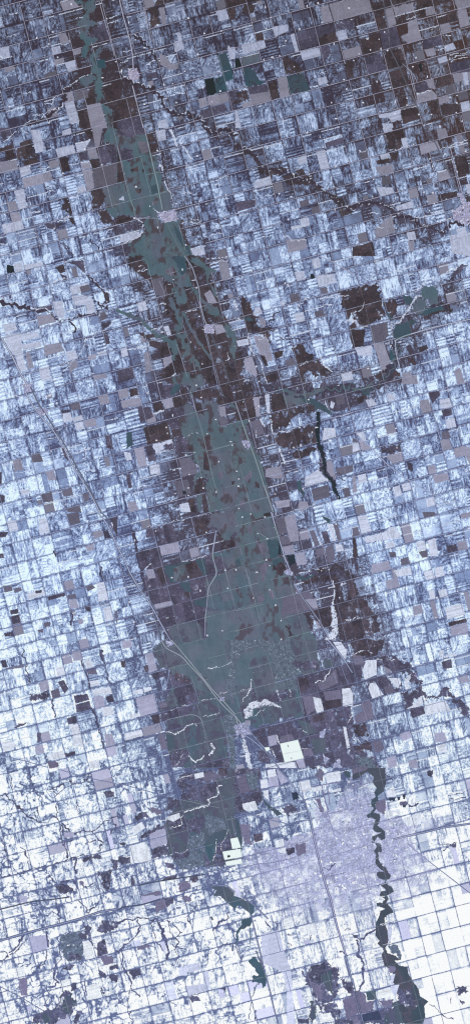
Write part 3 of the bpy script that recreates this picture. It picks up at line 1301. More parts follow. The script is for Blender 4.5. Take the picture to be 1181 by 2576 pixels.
K 14 960,340 1060,240 1110,220 1100,160
K 9 500,230 540,400 590,590
m 200,500 330,480 300,530 210,540
p 100,750 230,730 240,800 150,830
t 240,0 440,0 430,30 250,80
m 370,60 460,40 500,100 400,180
p 450,20 560,0 560,60 490,100
m 640,0 740,0 740,50 680,70
g!reservoir 1030,0 1181,0 1181,130 1110,80
l 700,690 820,670 840,740 710,770
l 460,880 560,860 590,1000 600,1030 500,1050
l 690,910 870,880 890,950 710,1000
l 860,760 910,750 930,930 890,940
l 610,720 700,700 700,800 620,800
l 130,460 230,440 240,500 150,510
k 935,210 950,210 965,240 945,245
p 1010,930 1090,910 1090,960
p 720,1000 790,990 830,1040 750,1070
H 8 0,140 60,110 240,90 430,30
T 2 7
u 160,0 1181,0 1181,600 1050,560 1000,440 780,430 700,280 420,340 380,200 230,130
l 260,380 440,340 480,520 560,760 480,760 280,680 270,540
l 470,740 560,760 600,1287 520,1287 520,950
g!reservoir 0,0 60,20 190,100 190,160 160,200 130,160 30,90 0,130
d 60,240 170,200 160,290 60,330 20,380 20,480 0,480 10,350 60,290
W 16 150,330 150,490
d 130,640 200,620 280,700 300,780 300,890 280,930 250,870 190,880 170,820 240,800 200,760
W 10 230,870 200,950 160,1050
K 8 160,1050 200,1150 190,1240
K 8 160,1060 140,1150 150,1250
K 12 20,480 50,640
W 20 215,560 270,700
H 9 60,0 200,100 330,230
H 9 160,200 240,520 300,780 340,920 380,1100 430,1287
p 700,770 760,720 820,680 900,650 960,700 1020,720 1030,860 1020,990 960,1050 900,1070 860,1160 780,1040 760,940 710,880
m 720,780 760,860 860,880 880,1000 860,1050 780,960 740,900
g 850,800 960,740 980,1000 900,900
g 750,1040 780,1060 830,1200 760,1287 740,1200
p 880,1090 1000,1050 1060,1180 1020,1240 900,1170
p 1060,830 1181,850 1181,990 1120,950 1060,880
m 1080,1040 1181,980 1181,1287 1120,1287 1100,1150
p 1000,1240 1181,1230 1181,1287 980,1287
p 640,1240 740,1220 740,1287 640,1287
s 850,1190 960,1170 990,1260 880,1270
K 10 850,1180 960,1160 1000,1260
K 12 310,250 350,330
K 12 400,270 430,310
K 16 520,480 560,510
K 12 530,390 550,400
K 12 740,440 760,400
K 10 1100,350 1150,340
K 12 1040,550 1080,570
K 12 680,760 720,880
s 490,230 570,210 590,300 500,320
s 630,310 800,270 820,400 740,380 650,360
H 13 950,0 1020,300 1100,560 1140,750 1181,880
F 1115,145
T 3 7
W!river 24 310,-30 345,30 300,75
u 0,0 230,0 240,100 270,160 220,330 100,400 0,370
u 60,460 240,340 310,600 380,720 160,740 130,780
u 380,0 690,0 680,50 540,120 520,180 420,170 400,80
l 350,270 400,330 380,470 350,460
v 350,490 430,480 500,600 480,640 400,580
g!river 280,0 350,20 340,70 400,140 410,170 350,190 320,220 330,290 350,350 360,440 350,480 330,520 350,570 420,600 480,640 420,650 470,700 550,710 560,770 600,850 660,930 680,1010 760,1060 720,1110 730,1220 700,1287 520,1287 480,1180 440,1100 460,1050 520,1000 430,900 400,860 420,800 380,740 320,700 290,590 320,540 250,480 270,450 230,400 230,270 270,200 280,150 330,130 240,100 240,70 300,70 330,40
m 350,700 420,700 440,750 390,770
p 430,910 500,930 600,960 640,1100 560,1150 470,1080 440,1000
K 22 230,340 150,380 100,430 80,450
K 16 0,380 70,440
K 20 30,460 60,490 50,600 90,640 110,740 110,840 70,950
m 0,960 120,970 140,1060 220,1050 200,1150 0,1200
p 0,1200 380,1120 400,1240 390,1287 0,1287
k 80,1190 270,1155 290,1240 100,1260
m 0,1220 60,1210 90,1287 0,1287
g 380,1070 450,1060 480,1180 520,1287 340,1287 340,1180 400,1130
l 390,790 430,780 400,900 470,890 430,1010 390,1000 380,900
s 250,950 370,920 420,1000 250,1040
m 270,1060 400,1030 390,1110 300,1130
g 130,960 230,950 240,1040 150,1050
p 1040,920 1140,910 1150,960 1070,1010 1050,980
p 1060,1040 1130,1060 1110,1090
K 10 980,1020 1000,1080
K 9 760,1090 820,1100 850,1160 900,1180 960,1220 1000,1240
N 10 270,290 390,265 440,255
H 9 0,830 60,1080 110,1287
R 7 180,950 290,1110
R 6 360,490 500,455
"""
import bpy, math, random
import numpy as np

# ---------------------------------------------------------------- units
# 1 unit = 100 m on the ground; PX = ground size of one survey cell step (20 m)
PX = 0.2
W0, H0 = 1878.0, 4096.0
def gx(x): return (x - W0/2)*PX
def gy(y): return -(y - H0/2)*PX
rng = np.random.default_rng(7)
R = random.Random(11)
C = bpy.context.scene.collection
GAIN = (0.875, 0.865, 0.805)   # albedo per channel for a surface that should look a given colour in this light

def lin(c):
    c = np.asarray(c, np.float32)/255.0
    return np.where(c <= 0.04045, c/12.92, ((c+0.055)/1.055)**2.4).astype(np.float32)
def albedo(c): return np.clip(lin(c)*np.array(GAIN, np.float32), 0.0, 0.96)

# ---------------------------------------------------------------- survey traces
SRC = []
for line in DATA.strip().splitlines():
    f = line.split()
    if f[0] == 'T':
        ox = (0, 470, 940, 1408)[int(f[1])]; oy = 512*int(f[2]); continue
    code, tagn = (f[0].split('!')+[''])[:2]
    k = 1; wd = 0
    if code in 'KNWHRAZ': wd = float(f[1])*0.398; k = 2
    pts = [(ox+float(a)*0.398, oy+float(b)*0.398) for a, b in (q.split(',') for q in f[k:])]
    SRC.append((code, tagn, wd, pts))

def meander(pts, amp, per, seed):
    o = []; acc = 0.0; q = random.Random(seed)
    for (x1, y1), (x2, y2) in zip(pts[:-1], pts[1:]):
        L = math.hypot(x2-x1, y2-y1); n = max(1, int(L/2.5))
        for k in range(n):
            t = k/n; s_ = acc+L*t
            a = amp*(.75+.35*math.sin(s_/37+seed))*math.sin(2*math.pi*s_/per+1.3*math.sin(s_/29+seed*2))
            o.append((x1+(x2-x1)*t-(y2-y1)/(L+1e-6)*a, y1+(y2-y1)*t+(x2-x1)/(L+1e-6)*a))
        acc += L
    o.append(pts[-1]); return o
_S = []
for n_, (code, tagn, wd, pts) in enumerate(SRC):
    if code == 'K' and pts[0][1] < 1400 and wd > 5.5 and wd < 20 and math.hypot(pts[0][0]-pts[-1][0], pts[0][1]-pts[-1][1]) > 60:
        m = meander(pts, 6.5, 25, n_)
        _S.append(('N', '', wd*.42, [(x+2.0, y-wd*.36) for x, y in m]))
        _S.append((code, tagn, wd*.62, m)); _S.append((code, tagn, wd*.42, pts))
    elif code == 'K' and pts[0][1] < 1700 and wd >= 20:
        _S.append((code, tagn, wd*.75, pts)); _S.append((code, tagn, 8, meander(pts, 17, 48, n_)))
        _S.append(('W', '', 5, meander(pts, 11, 40, n_+1)))
    else: _S.append((code, tagn, wd, pts))
SRC = _S

# ---------------------------------------------------------------- noise
def hsh(i, j, s):
    h = (i.astype(np.int64)*374761393 + j.astype(np.int64)*668265263 + s*2147483647) & 0xffffffff
    h = ((h ^ (h >> 13))*1274126177) & 0xffffffff
    h = (h ^ (h >> 16)) & 0xffff
    return (h/65535.0).astype(np.float32)
def vn(x, y, s):
    i = np.floor(x); j = np.floor(y); fx = (x-i).astype(np.float32); fy = (y-j).astype(np.float32)
    fx = fx*fx*(3-2*fx); fy = fy*fy*(3-2*fy)
    i = i.astype(np.int64); j = j.astype(np.int64)
    a = hsh(i, j, s); b = hsh(i+1, j, s); c = hsh(i, j+1, s); d = hsh(i+1, j+1, s)
    return (a+(b-a)*fx)*(1-fy)+(c+(d-c)*fx)*fy
def fbm(x, y, s, o=3):
    t = 0; a = 1; n = 0
    for k in range(o):
        t = t + a*vn(x*(2**k), y*(2**k), s+17*k); n += a; a *= 0.6
    return t/n*2-1

# ---------------------------------------------------------------- section grid
def sl(y): return 0.268-0.011*y/4096.0
def sec_u(x, y): return (x-0.253*y-1478)/82.5
def sec_v(x, y): return (y-28+sl(y)*x)/83.02
def grid_xy(u, v):
    # inverse, by a few fixed-point steps
    y = 28+83.02*v; x = 0.0
    for _ in range(12):
        x = 1478+82.5*u+0.253*y
        y = 28+83.02*v-sl(y)*x
    return x, y

CS = 2.0                       # cell of the land raster
MX = 240.0                     # the land goes on this far past the frame
NX = int((W0+2*MX)/CS); NY = int((H0+2*MX)/CS)
xs = (np.arange(NX)+0.5)*CS-MX; ys = (np.arange(NY)+0.5)*CS-MX
X, Y = np.meshgrid(xs.astype(np.float32), ys.astype(np.float32))
YN = np.clip(Y/4096.0, 0, 1)
U = sec_u(X, Y); V = sec_v(X, Y)

wx = fbm(X/26, Y/26, 3, 3); wy = fbm(X/26, Y/26, 91, 3)
ex = fbm(X/6, Y/6, 203, 2); ey = fbm(X/6, Y/6, 207, 2)
mx_ = fbm(X/19, Y/19, 211, 2); my_ = fbm(X/19, Y/19, 213, 2)
XW = {0: X, 1: X+wx*2.2+ex*1.2, 2: X+wx*9.0+ex*2.0, 3: X+mx_*10, 4: X+wx*13+ex*6.5}
YW = {0: Y, 1: Y+wy*2.2+ey*1.2, 2: Y+wy*9.0+ey*2.0, 3: Y+my_*10, 4: Y+wy*13+ey*6.5}

def inside(pts, warp):
    px = [p[0] for p in pts]; py = [p[1] for p in pts]
    m = 14
    i0 = max(0, int((min(px)-m+MX)/CS)); i1 = min(NX, int((max(px)+m+MX)/CS)+1)
    j0 = max(0, int((min(py)-m+MX)/CS)); j1 = min(NY, int((max(py)+m+MX)/CS)+1)
    if i0 >= i1 or j0 >= j1: return None
    s = np.s_[j0:j1, i0:i1]
    x = XW[warp][s]; y = YW[warp][s]
    c = np.zeros(x.shape, bool); n = len(pts)
    for a in range(n):
        x1, y1 = pts[a]; x2, y2 = pts[(a+1) % n]
        if y1 == y2: continue
        c ^= ((y1 > y) != (y2 > y)) & (x < (x2-x1)*(y-y1)/(y2-y1)+x1)
    return s, c
def near_line(pts, wd, warp):
    px = [p[0] for p in pts]; py = [p[1] for p in pts]; m = wd+14
    i0 = max(0, int((min(px)-m+MX)/CS)); i1 = min(NX, int((max(px)+m+MX)/CS)+1)
    j0 = max(0, int((min(py)-m+MX)/CS)); j1 = min(NY, int((max(py)+m+MX)/CS)+1)
    if i0 >= i1 or j0 >= j1: return None
    s = np.s_[j0:j1, i0:i1]
    x = XW[warp][s]; y = YW[warp][s]
    d = np.full(x.shape, 1e9, np.float32)
    for (x1, y1), (x2, y2) in zip(pts[:-1], pts[1:]):
        dx, dy = x2-x1, y2-y1; L = dx*dx+dy*dy+1e-6
        t = np.clip(((x-x1)*dx+(y-y1)*dy)/L, 0, 1)
        d = np.minimum(d, np.hypot(x-x1-t*dx, y-y1-t*dy))
    return s, d < wd/2

# ---------------------------------------------------------------- palettes (colour a thing has under this sky, top/middle/bottom of the survey; blue haze painted in towards the bottom)
PAL = dict(
 w=((79,102,112),(90,106,119),(96,115,138)), d=((62,78,90),(70,88,102),(76,92,112)), g=((92,100,113),(96,103,119),(80,92,112)),
 k=((38,44,46),(44,54,64),(66,76,106)), b=((66,58,63),(71,64,74),(88,86,112)), p=((79,75,94),(83,78,98),(88,90,120)),
 m=((96,93,105),(105,102,122),(124,120,154)), t=((132,130,147),(152,151,175),(182,184,218)), s=((168,174,200),(206,213,238),(244,248,255)),
 l=((180,180,215),(195,198,230),(212,218,246)), u=((168,160,186),(168,171,206),(180,186,224)), v=((92,104,114),(100,112,126),(104,116,142)),
 N=((200,208,228),(205,213,234),(250,252,255)), K=((60,50,58),(78,74,98),(98,104,146)))
def pal(code, yn):
    a, b, c = [np.array(q, np.float32) for q in PAL[code]]
    t = np.asarray(yn, np.float32)[..., None]*2
    return np.where(t < 1, a+(b-a)*np.clip(t, 0, 1), b+(c-b)*np.clip(t-1, 0, 1))
def ramp(stops, y):
    yy = [s[0] for s in stops]
    return np.stack([np.interp(y, yy, [s[1][k] for s in stops]) for k in range(3)], -1).astype(np.float32)

# snow cover of the farmland, 0-9, on a coarse grid of six columns by seventeen rows
COV = ["444422","445422","346542","566655","786677","875667","854568","854566","964577","974476","974467","984567","985578","985679","888889","879989","879989"]
cg = np.array([[int(c) for c in r] for r in COV], np.float32)/9.0
fi = np.clip(X/W0, 0, 1)*5; fj = np.clip(Y/H0, 0, 1)*16
i = np.minimum(fi.astype(int), 4); j = np.minimum(fj.astype(int), 15); a = fi-i; b = fj-j
cover = (cg[j, i]*(1-a)+cg[j, i+1]*a)*(1-b)+(cg[j+1, i]*(1-a)+cg[j+1, i+1]*a)*b
cover = cover + 0.10*fbm(X/150, Y/150, 5, 3)

# every section is split into fields by its own plan
ci = np.floor(U).astype(np.int64); cj = np.floor(V).astype(np.int64)
fu = U-ci; fv = V-cj
plan = hsh(ci, cj, 31)
su = np.where(plan < .04, 0, np.where(plan < .18, (fu > .5), np.where(plan < .28, 0, np.where(plan < .74, (fu > .5), np.floor(fu*4))))).astype(np.int64)
sv = np.where(plan < .04, 0, np.where(plan < .18, 0, np.where(plan < .28, (fv > .5), np.where(plan < .74, (fv > .5), np.where(plan < .86, 0, np.where(plan < .93, fv > .5, np.floor(fv*4))))))).astype(np.int64)
fa = ci*8+su; fb = cj*8+sv
h1 = hsh(fa, fb, 1); h2 = hsh(fa, fb, 2); h3 = hsh(fa, fb, 3); h4 = hsh(fa, fb, 4)

up = U*82.5; vp = V*83.0      # along the grid, in steps
iso = fbm(X/6.2, Y/6.2, 41, 3)
iso2 = fbm(X/3.9, Y/3.9, 43, 2)
nsn = fbm((X-0.20*Y)/3.8, Y/22, 47, 2)                 # furrows north-south
ewn = fbm((X+3*Y)/80, (Y+0.26*X)/3.9, 53, 2)           # furrows east-west
dri = fbm((X+0.45*Y)/4.5, (Y-0.45*X)/20, 59, 2)        # drifts blown from the north-west
fine = fbm(X/2.6, Y/2.6, 61, 1)
big = fbm(X/42, Y/42, 67, 3)
typ = h2
east = np.clip((X-900)/500, 0, 1)*(Y < 3100)
tex = np.where(typ < .30, 0.75*iso+0.55*iso2, np.where(typ < .62+.1*east, 0.35*iso+0.95*nsn, np.where(typ < .80, 0.35*iso+0.85*ewn, 0.4*iso+.85*dri)))
band = np.sin(vp*(2*math.pi/ (83.0/ (5+np.floor(h3*3)))) + 6*h4)
tex = np.where((typ > .93) & (Y < 2600), (.25+.5*vn(X/20, Y/20, 73))*band+0.6*iso2+.25*iso, tex)
smooth = (h4 < .09)
wz = np.clip((X-1480)/200, 0, 1)*np.clip((Y-3480)/200, 0, 1)
amp = np.where(smooth, .12, .74)*(1-.6*wz)
big2 = fbm(X/95, Y/95, 167, 3)
rx = X+22*fbm(X/60, Y/60, 171, 2); ry = Y+22*fbm(X/60, Y/60, 173, 2)
ridge = 1-np.abs(fbm(rx/34, ry/34, 175, 3))*7
ridge2 = 1-np.abs(fbm(rx/17+9, ry/17, 177, 2))*5
sw = np.clip((Y-2850)/350, 0, 1)*np.clip((1250-X)/250, 0, 1)*np.clip(.75+1.1*fbm(X/140, Y/140, 179, 2), 0, 1)
sw = np.maximum(sw, .22*np.clip(fbm(X/120, Y/120, 181, 2)*2.5, 0, 1))
def axis_d(pts):
    d = np.full(X.shape, 9.0, np.float32)
    for (x1, y1, w1), (x2, y2, w2) in zip(pts[:-1], pts[1:]):
        dx, dy = x2-x1, y2-y1; L = dx*dx+dy*dy
        t = np.clip(((X-x1)*dx+(Y-y1)*dy)/L, 0, 1)
        d = np.minimum(d, np.hypot(X-x1-t*dx, Y-y1-t*dy)/(w1+(w2-w1)*t))
    return d
wet = np.clip(1.9-axis_d([(340,0,60),(370,200,70),(440,420,100),(560,760,120),(660,1000,120),(760,1300,140),(860,1650,170),(920,2000,190),(950,2350,260),(950,2650,240),(880,3000,200),(820,3400,110)]), 0, 1)
wet = np.maximum(wet, .8*np.clip(1.9-axis_d([(1000,1560,70),(1250,1570,70),(1450,1540,60),(1570,1480,60),(1600,1380,60),(1640,1280,60),(1800,1180,50)]), 0, 1))
wet = np.maximum(wet, .9*np.clip(1.9-axis_d([(1100,2280,40),(1350,2310,90),(1420,2550,110),(1380,2850,140),(1430,3080,80)]), 0, 1))
wet = np.maximum(wet, .6*np.clip(1.9-axis_d([(500,330,20),(700,440,25),(960,560,35),(1080,690,50),(1330,790,50),(1500,850,40),(1700,930,40)]), 0, 1))
snowy = cover + (h1-.5)*.68 + .36*big + .16*big2 - .42*wet + .35*wz
n = snowy + amp*(tex*.95+.30*fine)
n = np.where(smooth & (h3 < .72), .25+.5*snowy+ .10*fine, n)
# tracks and ditches: dark growth stands along most section and half-section lines
du = np.minimum(fu, 1-fu)*82.5; dv = np.minimum(fv, 1-fv)*83.0
hu = np.abs(fu-.5)*82.5; hv = np.abs(fv-.5)*83.0
lowv = fv*83.0; lowu = fu*82.5
dd = .55+.45*vn(X/30, Y/30, 71)
ditch = (dv < 3.6)*.75+(du < 3.4)*.6
ditch = ditch + ((lowv < 9) & (hsh(ci, cj, 77) < .45))*.5 + ((lowu > 74) & (hsh(ci, cj, 78) < .35))*.5 + ((83-lowv < 7) & (hsh(ci, cj, 79) < .25))*.4
ditch = ditch + ((hu < 1.5)*(hsh(ci, cj, 81) < .6)+(hv < 1.5)*(hsh(ci, cj, 82) < .6))*.33
ew_bank = ((lowv > 9) & (lowv < 12.6) & (iso2 > -.4) & (hsh(fa, fb, 85) < .15)) | ((hv < 5) & (hv > 1.5) & (fv > .5) & (hsh(ci, cj, 86) < .16))
n = .5+(n-.5)*1.08
n = n - ditch*dd*.75
n = n - sw*(np.clip(ridge, 0, 1)*1.25+.8*np.clip(fbm(rx/46, ry/46, 183, 3)*3-.9, 0, 1)+.5*np.clip(ridge2, 0, 1)*(big < 0)) + sw*.16
n = np.clip(n, 0, 1.25)
SNOW = [(0,(152,163,190)),(700,(167,185,219)),(1400,(190,209,243)),(2300,(200,220,254)),(3000,(224,238,254)),(3500,(246,250,255)),(4096,(252,254,255))]
SOIL = [(0,(60,52,64)),(700,(66,62,84)),(1400,(76,76,106)),(2300,(84,90,126)),(3000,(92,100,136)),(3500,(98,108,148)),(4096,(102,112,154))]
yeff = Y + np.clip((X-1200)/700, 0, 1)*np.clip((Y-3100)/500, 0, 1)*500 - np.clip((X-1200)/700, 0, 1)*np.clip((900-Y)/900, 0, 1)*300
snc = ramp(SNOW, yeff); soc = ramp(SOIL, yeff)
brn = np.clip(((X-1250)/600)*np.clip((1000-Y)/600, 0, 1), 0, .8)[..., None]
soc = soc*(1-brn)+np.array((76,58,54), np.float32)*brn
bw = (np.clip(wet*1.1-.1, 0, .75)*np.clip((3000-Y)/500, 0, 1))[..., None]
soc = soc*(1-bw)+(ramp([(0,(66,56,60)),(2500,(80,72,86)),(4096,(90,88,110))], Y))*bw
t = np.clip(n, 0, 1)[..., None]
mid = (soc+snc)/2+np.array((-7, 0, 8), np.float32)   # wet, half-melted snow is bluer
col = np.where(t < .5, soc+(mid-soc)*t*2, mid+(snc-mid)*(t-.5)*2)
col = col+(np.clip(n-1.02, 0, .25)*150)[..., None]
tan = smooth & (h3 >= .8)
tcol = (pal('t', YN)+np.clip((YN-.66)*6, 0, 1)[..., None]*34)*(0.80+0.20*h1[..., None]+.06*YN[..., None])*(1+.04*iso2[..., None])
col = np.where(tan[..., None], tcol, col)
col = np.where((ew_bank & (Y < 3300))[..., None], pal('N', YN)*.97, col)
col = np.where((tan & (ditch > .5))[..., None], soc*1.1, col)
col = col*(1+.035*iso[..., None])
base_col = col.copy()

cls = np.zeros(X.shape, np.uint8)            # class
lab = np.zeros(X.shape, np.int32)            # which object the cell belongs to
CODE = {c: q+1 for q, c in enumerate('wdgkbpmtslvuNK')}
WARP = dict(w=2, d=2, g=1, k=1, b=1, p=2, m=0, t=0, s=0, l=0, u=2, v=2, x=2, N=2, K=3, W=2, L=0)
FIELD = 'bpmtsl'
fields = []                                   # (id, code, points)
WID = {'': 1, 'lake': 2, 'reservoir': 3, 'river': 4}
nid = 20
PR = 'L'
lagoons = [s for s in SRC if s[0] == 'L']
for code, tagn, wd, pts in SRC:
    if code in 'HRAFL': continue
    warp = 3 if code == 'Z' else WARP[code]
    if code == 'N': wd *= .72 if pts[0][1] < 2500 else .58
    if code == 'K' and pts[0][1] < 1100: wd *= 1.35
    area = 0.5*abs(sum(x1*y2-x2*y1 for (x1, y1), (x2, y2) in zip(pts, pts[1:]+pts[:1])))
    if code == 'p' and len(pts) == 4 : warp = 0
    if code == 's' and len(pts) > 5: warp = 2
    if code == 's' and len(pts) == 4: warp = 0
    if code in 'pm' and (Y0 := pts[0][1]) > 2950: warp = 2
    if code in 'bpwg' and len(pts) > 4 and tagn == '': warp = 4
    if code in 'dw' and len(pts) == 4 and tagn == '': warp = 1
    q = near_line(pts, wd, warp) if code in 'KNWZ' else inside(pts, warp)
    if q is None: continue
    s, c = q
    if code == 'x':
        sub = col[s]; sub[c] = base_col[s][c]; cls[s][c] = 0; lab[s][c] = 0; continue
    pc = {'W': 'w', 'Z': 'k'}.get(code, code)
    f = pal(pc, YN[s])
    it = iso[s][..., None]; i2 = iso2[s][..., None]; fn = fine[s][..., None]; bg = big[s][..., None]
    if pc in 'wdg':
        f = f*(1+.055*bg+.03*it) + bg*np.array((5,-1,-2), np.float32)
        # silt plumes and ripples of current
        pl = fbm((XW[2][s]-.25*YW[2][s])/14, YW[2][s]/52, 97, 2)[..., None]
        f = f*(1+.06*pl)
        k = np.clip((2500-Y[s])/300, 0, 1)[..., None]*np.clip(ridge2[s][..., None]-.35, 0, 1)*np.clip(.3+2*bg, 0, 1)
        f = f+k*np.array((-8, -34, -36), np.float32)
        k2 = np.clip(fbm(X[s]/70, Y[s]/110, 191, 2)*2.2, 0, 1)[..., None]
        f = f+k2*((np.array((9, -2, 3), np.float32)) if pc == 'w' else np.array((-8, 3, 3), np.float32))
    elif pc in 'bp':
        f = f*(1+.14*bg+.14*it+.10*i2+.06*fn)*(.90+.22*h1[s][..., None])
        f = f+np.clip(it+.55*i2-.50, 0, 1)*90*(.6 if pc == 'b' else 1.0)
        if pts[0][1] > 2950: f = f+np.clip(ridge2[s][..., None]-.55+.4*it, 0, 1)*75
        f = f+np.clip(fbm(X[s]/18, Y[s]/18, 101, 2)[..., None], 0, 1)*np.array((12, 6, 3), np.float32)*(pc == 'b')
    elif pc in 'mtl':
        r = R.uniform(.94, 1.07)
        fur = (nsn if R.random() < .5 else ewn)[s][..., None]
        f = f*r*(1+.07*it+.05*fn+.07*fur+.05*bg)
    elif pc == 's':
        fur = (nsn if R.random() < .5 else ewn)[s][..., None]
        if len(pts) > 5 and pts[0][1] > 2400: c = c & (iso2[s]+.6*iso[s] > -.42)
        f = f*(.97-np.clip(.13*fur+.10*it+.06*fn, -.06, .26))
    elif pc == 'u':
        blk = np.abs(np.sin(up[s]*math.pi/10.3))*np.abs(np.sin(vp[s]*math.pi/10.4))
        sp = fbm(X[s]/3.4, Y[s]/3.4, 103, 2)
        f = f*(1+.19*sp[..., None]+.10*it+.05*bg-.08*(blk < .16)[..., None])
        f = f+np.clip(sp-.45, 0, 1)[..., None]*80
        bh = hsh(np.floor(up[s]/10.3).astype(np.int64), np.floor(vp[s]/10.4).astype(np.int64), 301)[..., None]
        f = f*(.95+.10*bh)
        bh2 = hsh(np.floor(up[s]/20.6).astype(np.int64), np.floor(vp[s]/20.8).astype(np.int64), 303)[..., None]
        out_ = np.clip((np.hypot((X[s]-1350)/410, (Y[s]-3390)/270)-.55)*1.6, 0, 1)[..., None]*(YN[s][..., None] > .75)
        f = np.where(bh2 < .02+.20*out_, f*.5+pal('s', YN[s])*.5, f)
        f = np.where(bh2 > .975-.04*out_, f*.75+pal('p', YN[s])*.25, f)
        al = np.clip(1.0-.9*out_+.5*fbm(X[s]/20, Y[s]/20, 311, 3)[..., None], .12, 1)*(YN[s][..., None] > .74)+(YN[s][..., None] <= .74)
        f = base_col[s]*(1-al)+f*al
        edge = fbm(X[s]/34, Y[s]/34, 107, 2)[..., None]
        f = f+np.clip(edge-.15, 0, 1)*np.array((60, 62, 40), np.float32)*(YN[s][..., None] > .75)
    elif pc == 'v':
        f = f*(1+.20*it+.16*i2)
        f = f+np.clip(i2+.5*it-.60, 0, 1)*230
    elif pc == 'K':
        f = f*(1+.15*it+.13*i2); f = f+np.clip(i2+.4*it-.7, 0, 1)*120
        c = c & ((iso2[s] > -.9))
    elif pc == 'N':
        c = c & (iso2[s]+.5*fine[s]+.3*iso[s] > -.38)
        f = f*(1+.05*i2)
    elif pc == 'k':
        f = f*(1+.12*it)
    if tagn == 'river':
        k = np.clip(fbm(X[s]/18, Y[s]/24, 421, 3)*2.6-.2, 0, .8)[..., None]*(np.clip((Y[s]-3640)/80, 0, 1))[..., None]
        f = f*.88+np.array((0, -3, -3), np.float32)
        f = f*(1-k)+np.array((88, 84, 104), np.float32)*k
    if pc in 'wg' and not tagn and pts[0][1] < 2300 and area > 3000:
        k = np.clip(fbm(X[s]/24, Y[s]/40, 401, 3)*3.6-.7, 0, .9)[..., None]
        f = f*(1-k)+pal('b', YN[s])*k*1.12
    if pc == 'g' and not tagn and pts[0][1] > 2300 and len(pts) > 4:
        k = np.clip(fbm(X[s]/22, Y[s]/26, 403, 3)*3.2-.7+.30+.4*np.clip((YN[s]-.66)*20, 0, 1), 0, .85)[..., None]
        f = f*(1-k)+pal('p', YN[s])*k
        f = f+np.clip(iso2[s]+.6*iso[s]-.72, 0, 1)[..., None]*200*(YN[s][..., None] > .62)
    if pc in 'uv': c = c & (fbm(X[s]/12, Y[s]/12, 109, 2) > -.55)
    if code in 'bp' and len(pts) > 4:
        k = np.clip(fbm(X[s]/17, Y[s]/21, 411, 3)*3.2-.8, 0, .8)[..., None]
        f = f*(1-k)+base_col[s]*k
    if code == 'K' and wd > 20:
        k = np.clip(fbm(X[s]/16, Y[s]/16, 413, 3)*3.0-.1, 0, .85)[..., None]
        f = f*(1-k)+pal('d', YN[s])*k
        f = f+np.clip(iso2[s]+.5*iso[s]-.6, 0, 1)[..., None]*150
    sub = col[s]; sub[c] = f[c]
    cls[s][c] = CODE[pc]
    if pc in 'wdg': lab[s][c] = WID[tagn]
    elif pc == 'u': lab[s][c] = 5
    elif pc in 'KNv': lab[s][c] = {'K': 6, 'N': 7, 'v': 6}[pc]
    elif pc in 'bpmtslk' and area > 260:
        nid += 1; fields.append((nid, pc, pts, area)); lab[s][c] = nid
    else: lab[s][c] = 0

# street grid lines and dark hedgerows stay visible on the bare ground too
gl = ((dv < 1.3) | (du < 1.3)) & np.isin(cls, [CODE[q] for q in 'bpmg'])
col[gl] = col[gl]*1.0+np.array((22, 24, 26), np.float32)
sm = (((hu < 1.0) & (h1 < .5)) | ((hv < 1.0) & (h2 < .5))) & np.isin(cls, [CODE[q] for q in 'bpg'])
col[sm] = col[sm]*1.06+3

keep = sorted(fields, key=lambda f: -f[3])[:230]
keepid = {f[0] for f in keep}
cnt = np.bincount(lab.ravel(), minlength=nid+1)
lab[(lab > 20) & ~np.isin(lab, [k for k in keepid if cnt[k] > 40])] = 0
cnt = np.bincount(lab.ravel(), minlength=nid+1)

def cat_at(x, y):
    i = int((x+MX)/CS); j = int((y+MX)/CS)
    if 0 <= i < NX and 0 <= j < NY: return int(cls[j, i])
    return 0
WSET = {CODE['w'], CODE['d']}
GSET = {CODE['g']}

# ---------------------------------------------------------------- materials
def mat(name, rough=0.9, bump=0.0, scale=0.5, spec=0.3, colour=None, attr=True, vary=0.10):
    m = bpy.data.materials.new(name); m.use_nodes = True
    nt = m.node_tree; bs = nt.nodes['Principled BSDF']
    bs.inputs['Roughness'].default_value = rough
    bs.inputs['Specular IOR Level'].default_value = spec
    tc = nt.nodes.new('ShaderNodeTexCoord'); nz = nt.nodes.new('ShaderNodeTexNoise')
    geo = nt.nodes.new('ShaderNodeNewGeometry')
    nz.inputs['Scale'].default_value = scale; nz.inputs['Detail'].default_value = 5
    nt.links.new(geo.outputs['Position'], nz.inputs['Vector'])
    mr = nt.nodes.new('ShaderNodeMapRange')
    mr.inputs['From Min'].default_value = .3; mr.inputs['From Max'].default_value = .7
    mr.inputs['To Min'].default_value = 1-vary; mr.inputs['To Max'].default_value = 1+vary
    nt.links.new(nz.outputs['Fac'], mr.inputs['Value'])
    if attr:
        at = nt.nodes.new('ShaderNodeAttribute'); at.attribute_name = 'col'; src = at.outputs['Color']
    else:
        rg = nt.nodes.new('ShaderNodeRGB'); a = albedo(colour); rg.outputs[0].default_value = (*[float(v) for v in a], 1); src = rg.outputs[0]
    vm = nt.nodes.new('ShaderNodeVectorMath'); vm.operation = 'SCALE'
    nt.links.new(src, vm.inputs[0]); nt.links.new(mr.outputs['Result'], vm.inputs['Scale'])
    nt.links.new(vm.outputs['Vector'], bs.inputs['Base Color'])
    if bump:
        bp = nt.nodes.new('ShaderNodeBump'); bp.inputs['Strength'].default_value = bump; bp.inputs['Distance'].default_value = .1
        nt.links.new(nz.outputs['Fac'], bp.inputs['Height']); nt.links.new(bp.outputs['Normal'], bs.inputs['Normal'])
    return m
M_LAND = mat('farmland_soil_and_snow', .92, .25, 1.4, .1, vary=.07)
M_WATER = mat('silty_flood_water', .55, .04, .35, .15, vary=.03)
M_TOWN = mat('town_ground', .9, .2, 3.0, .1, vary=.12)
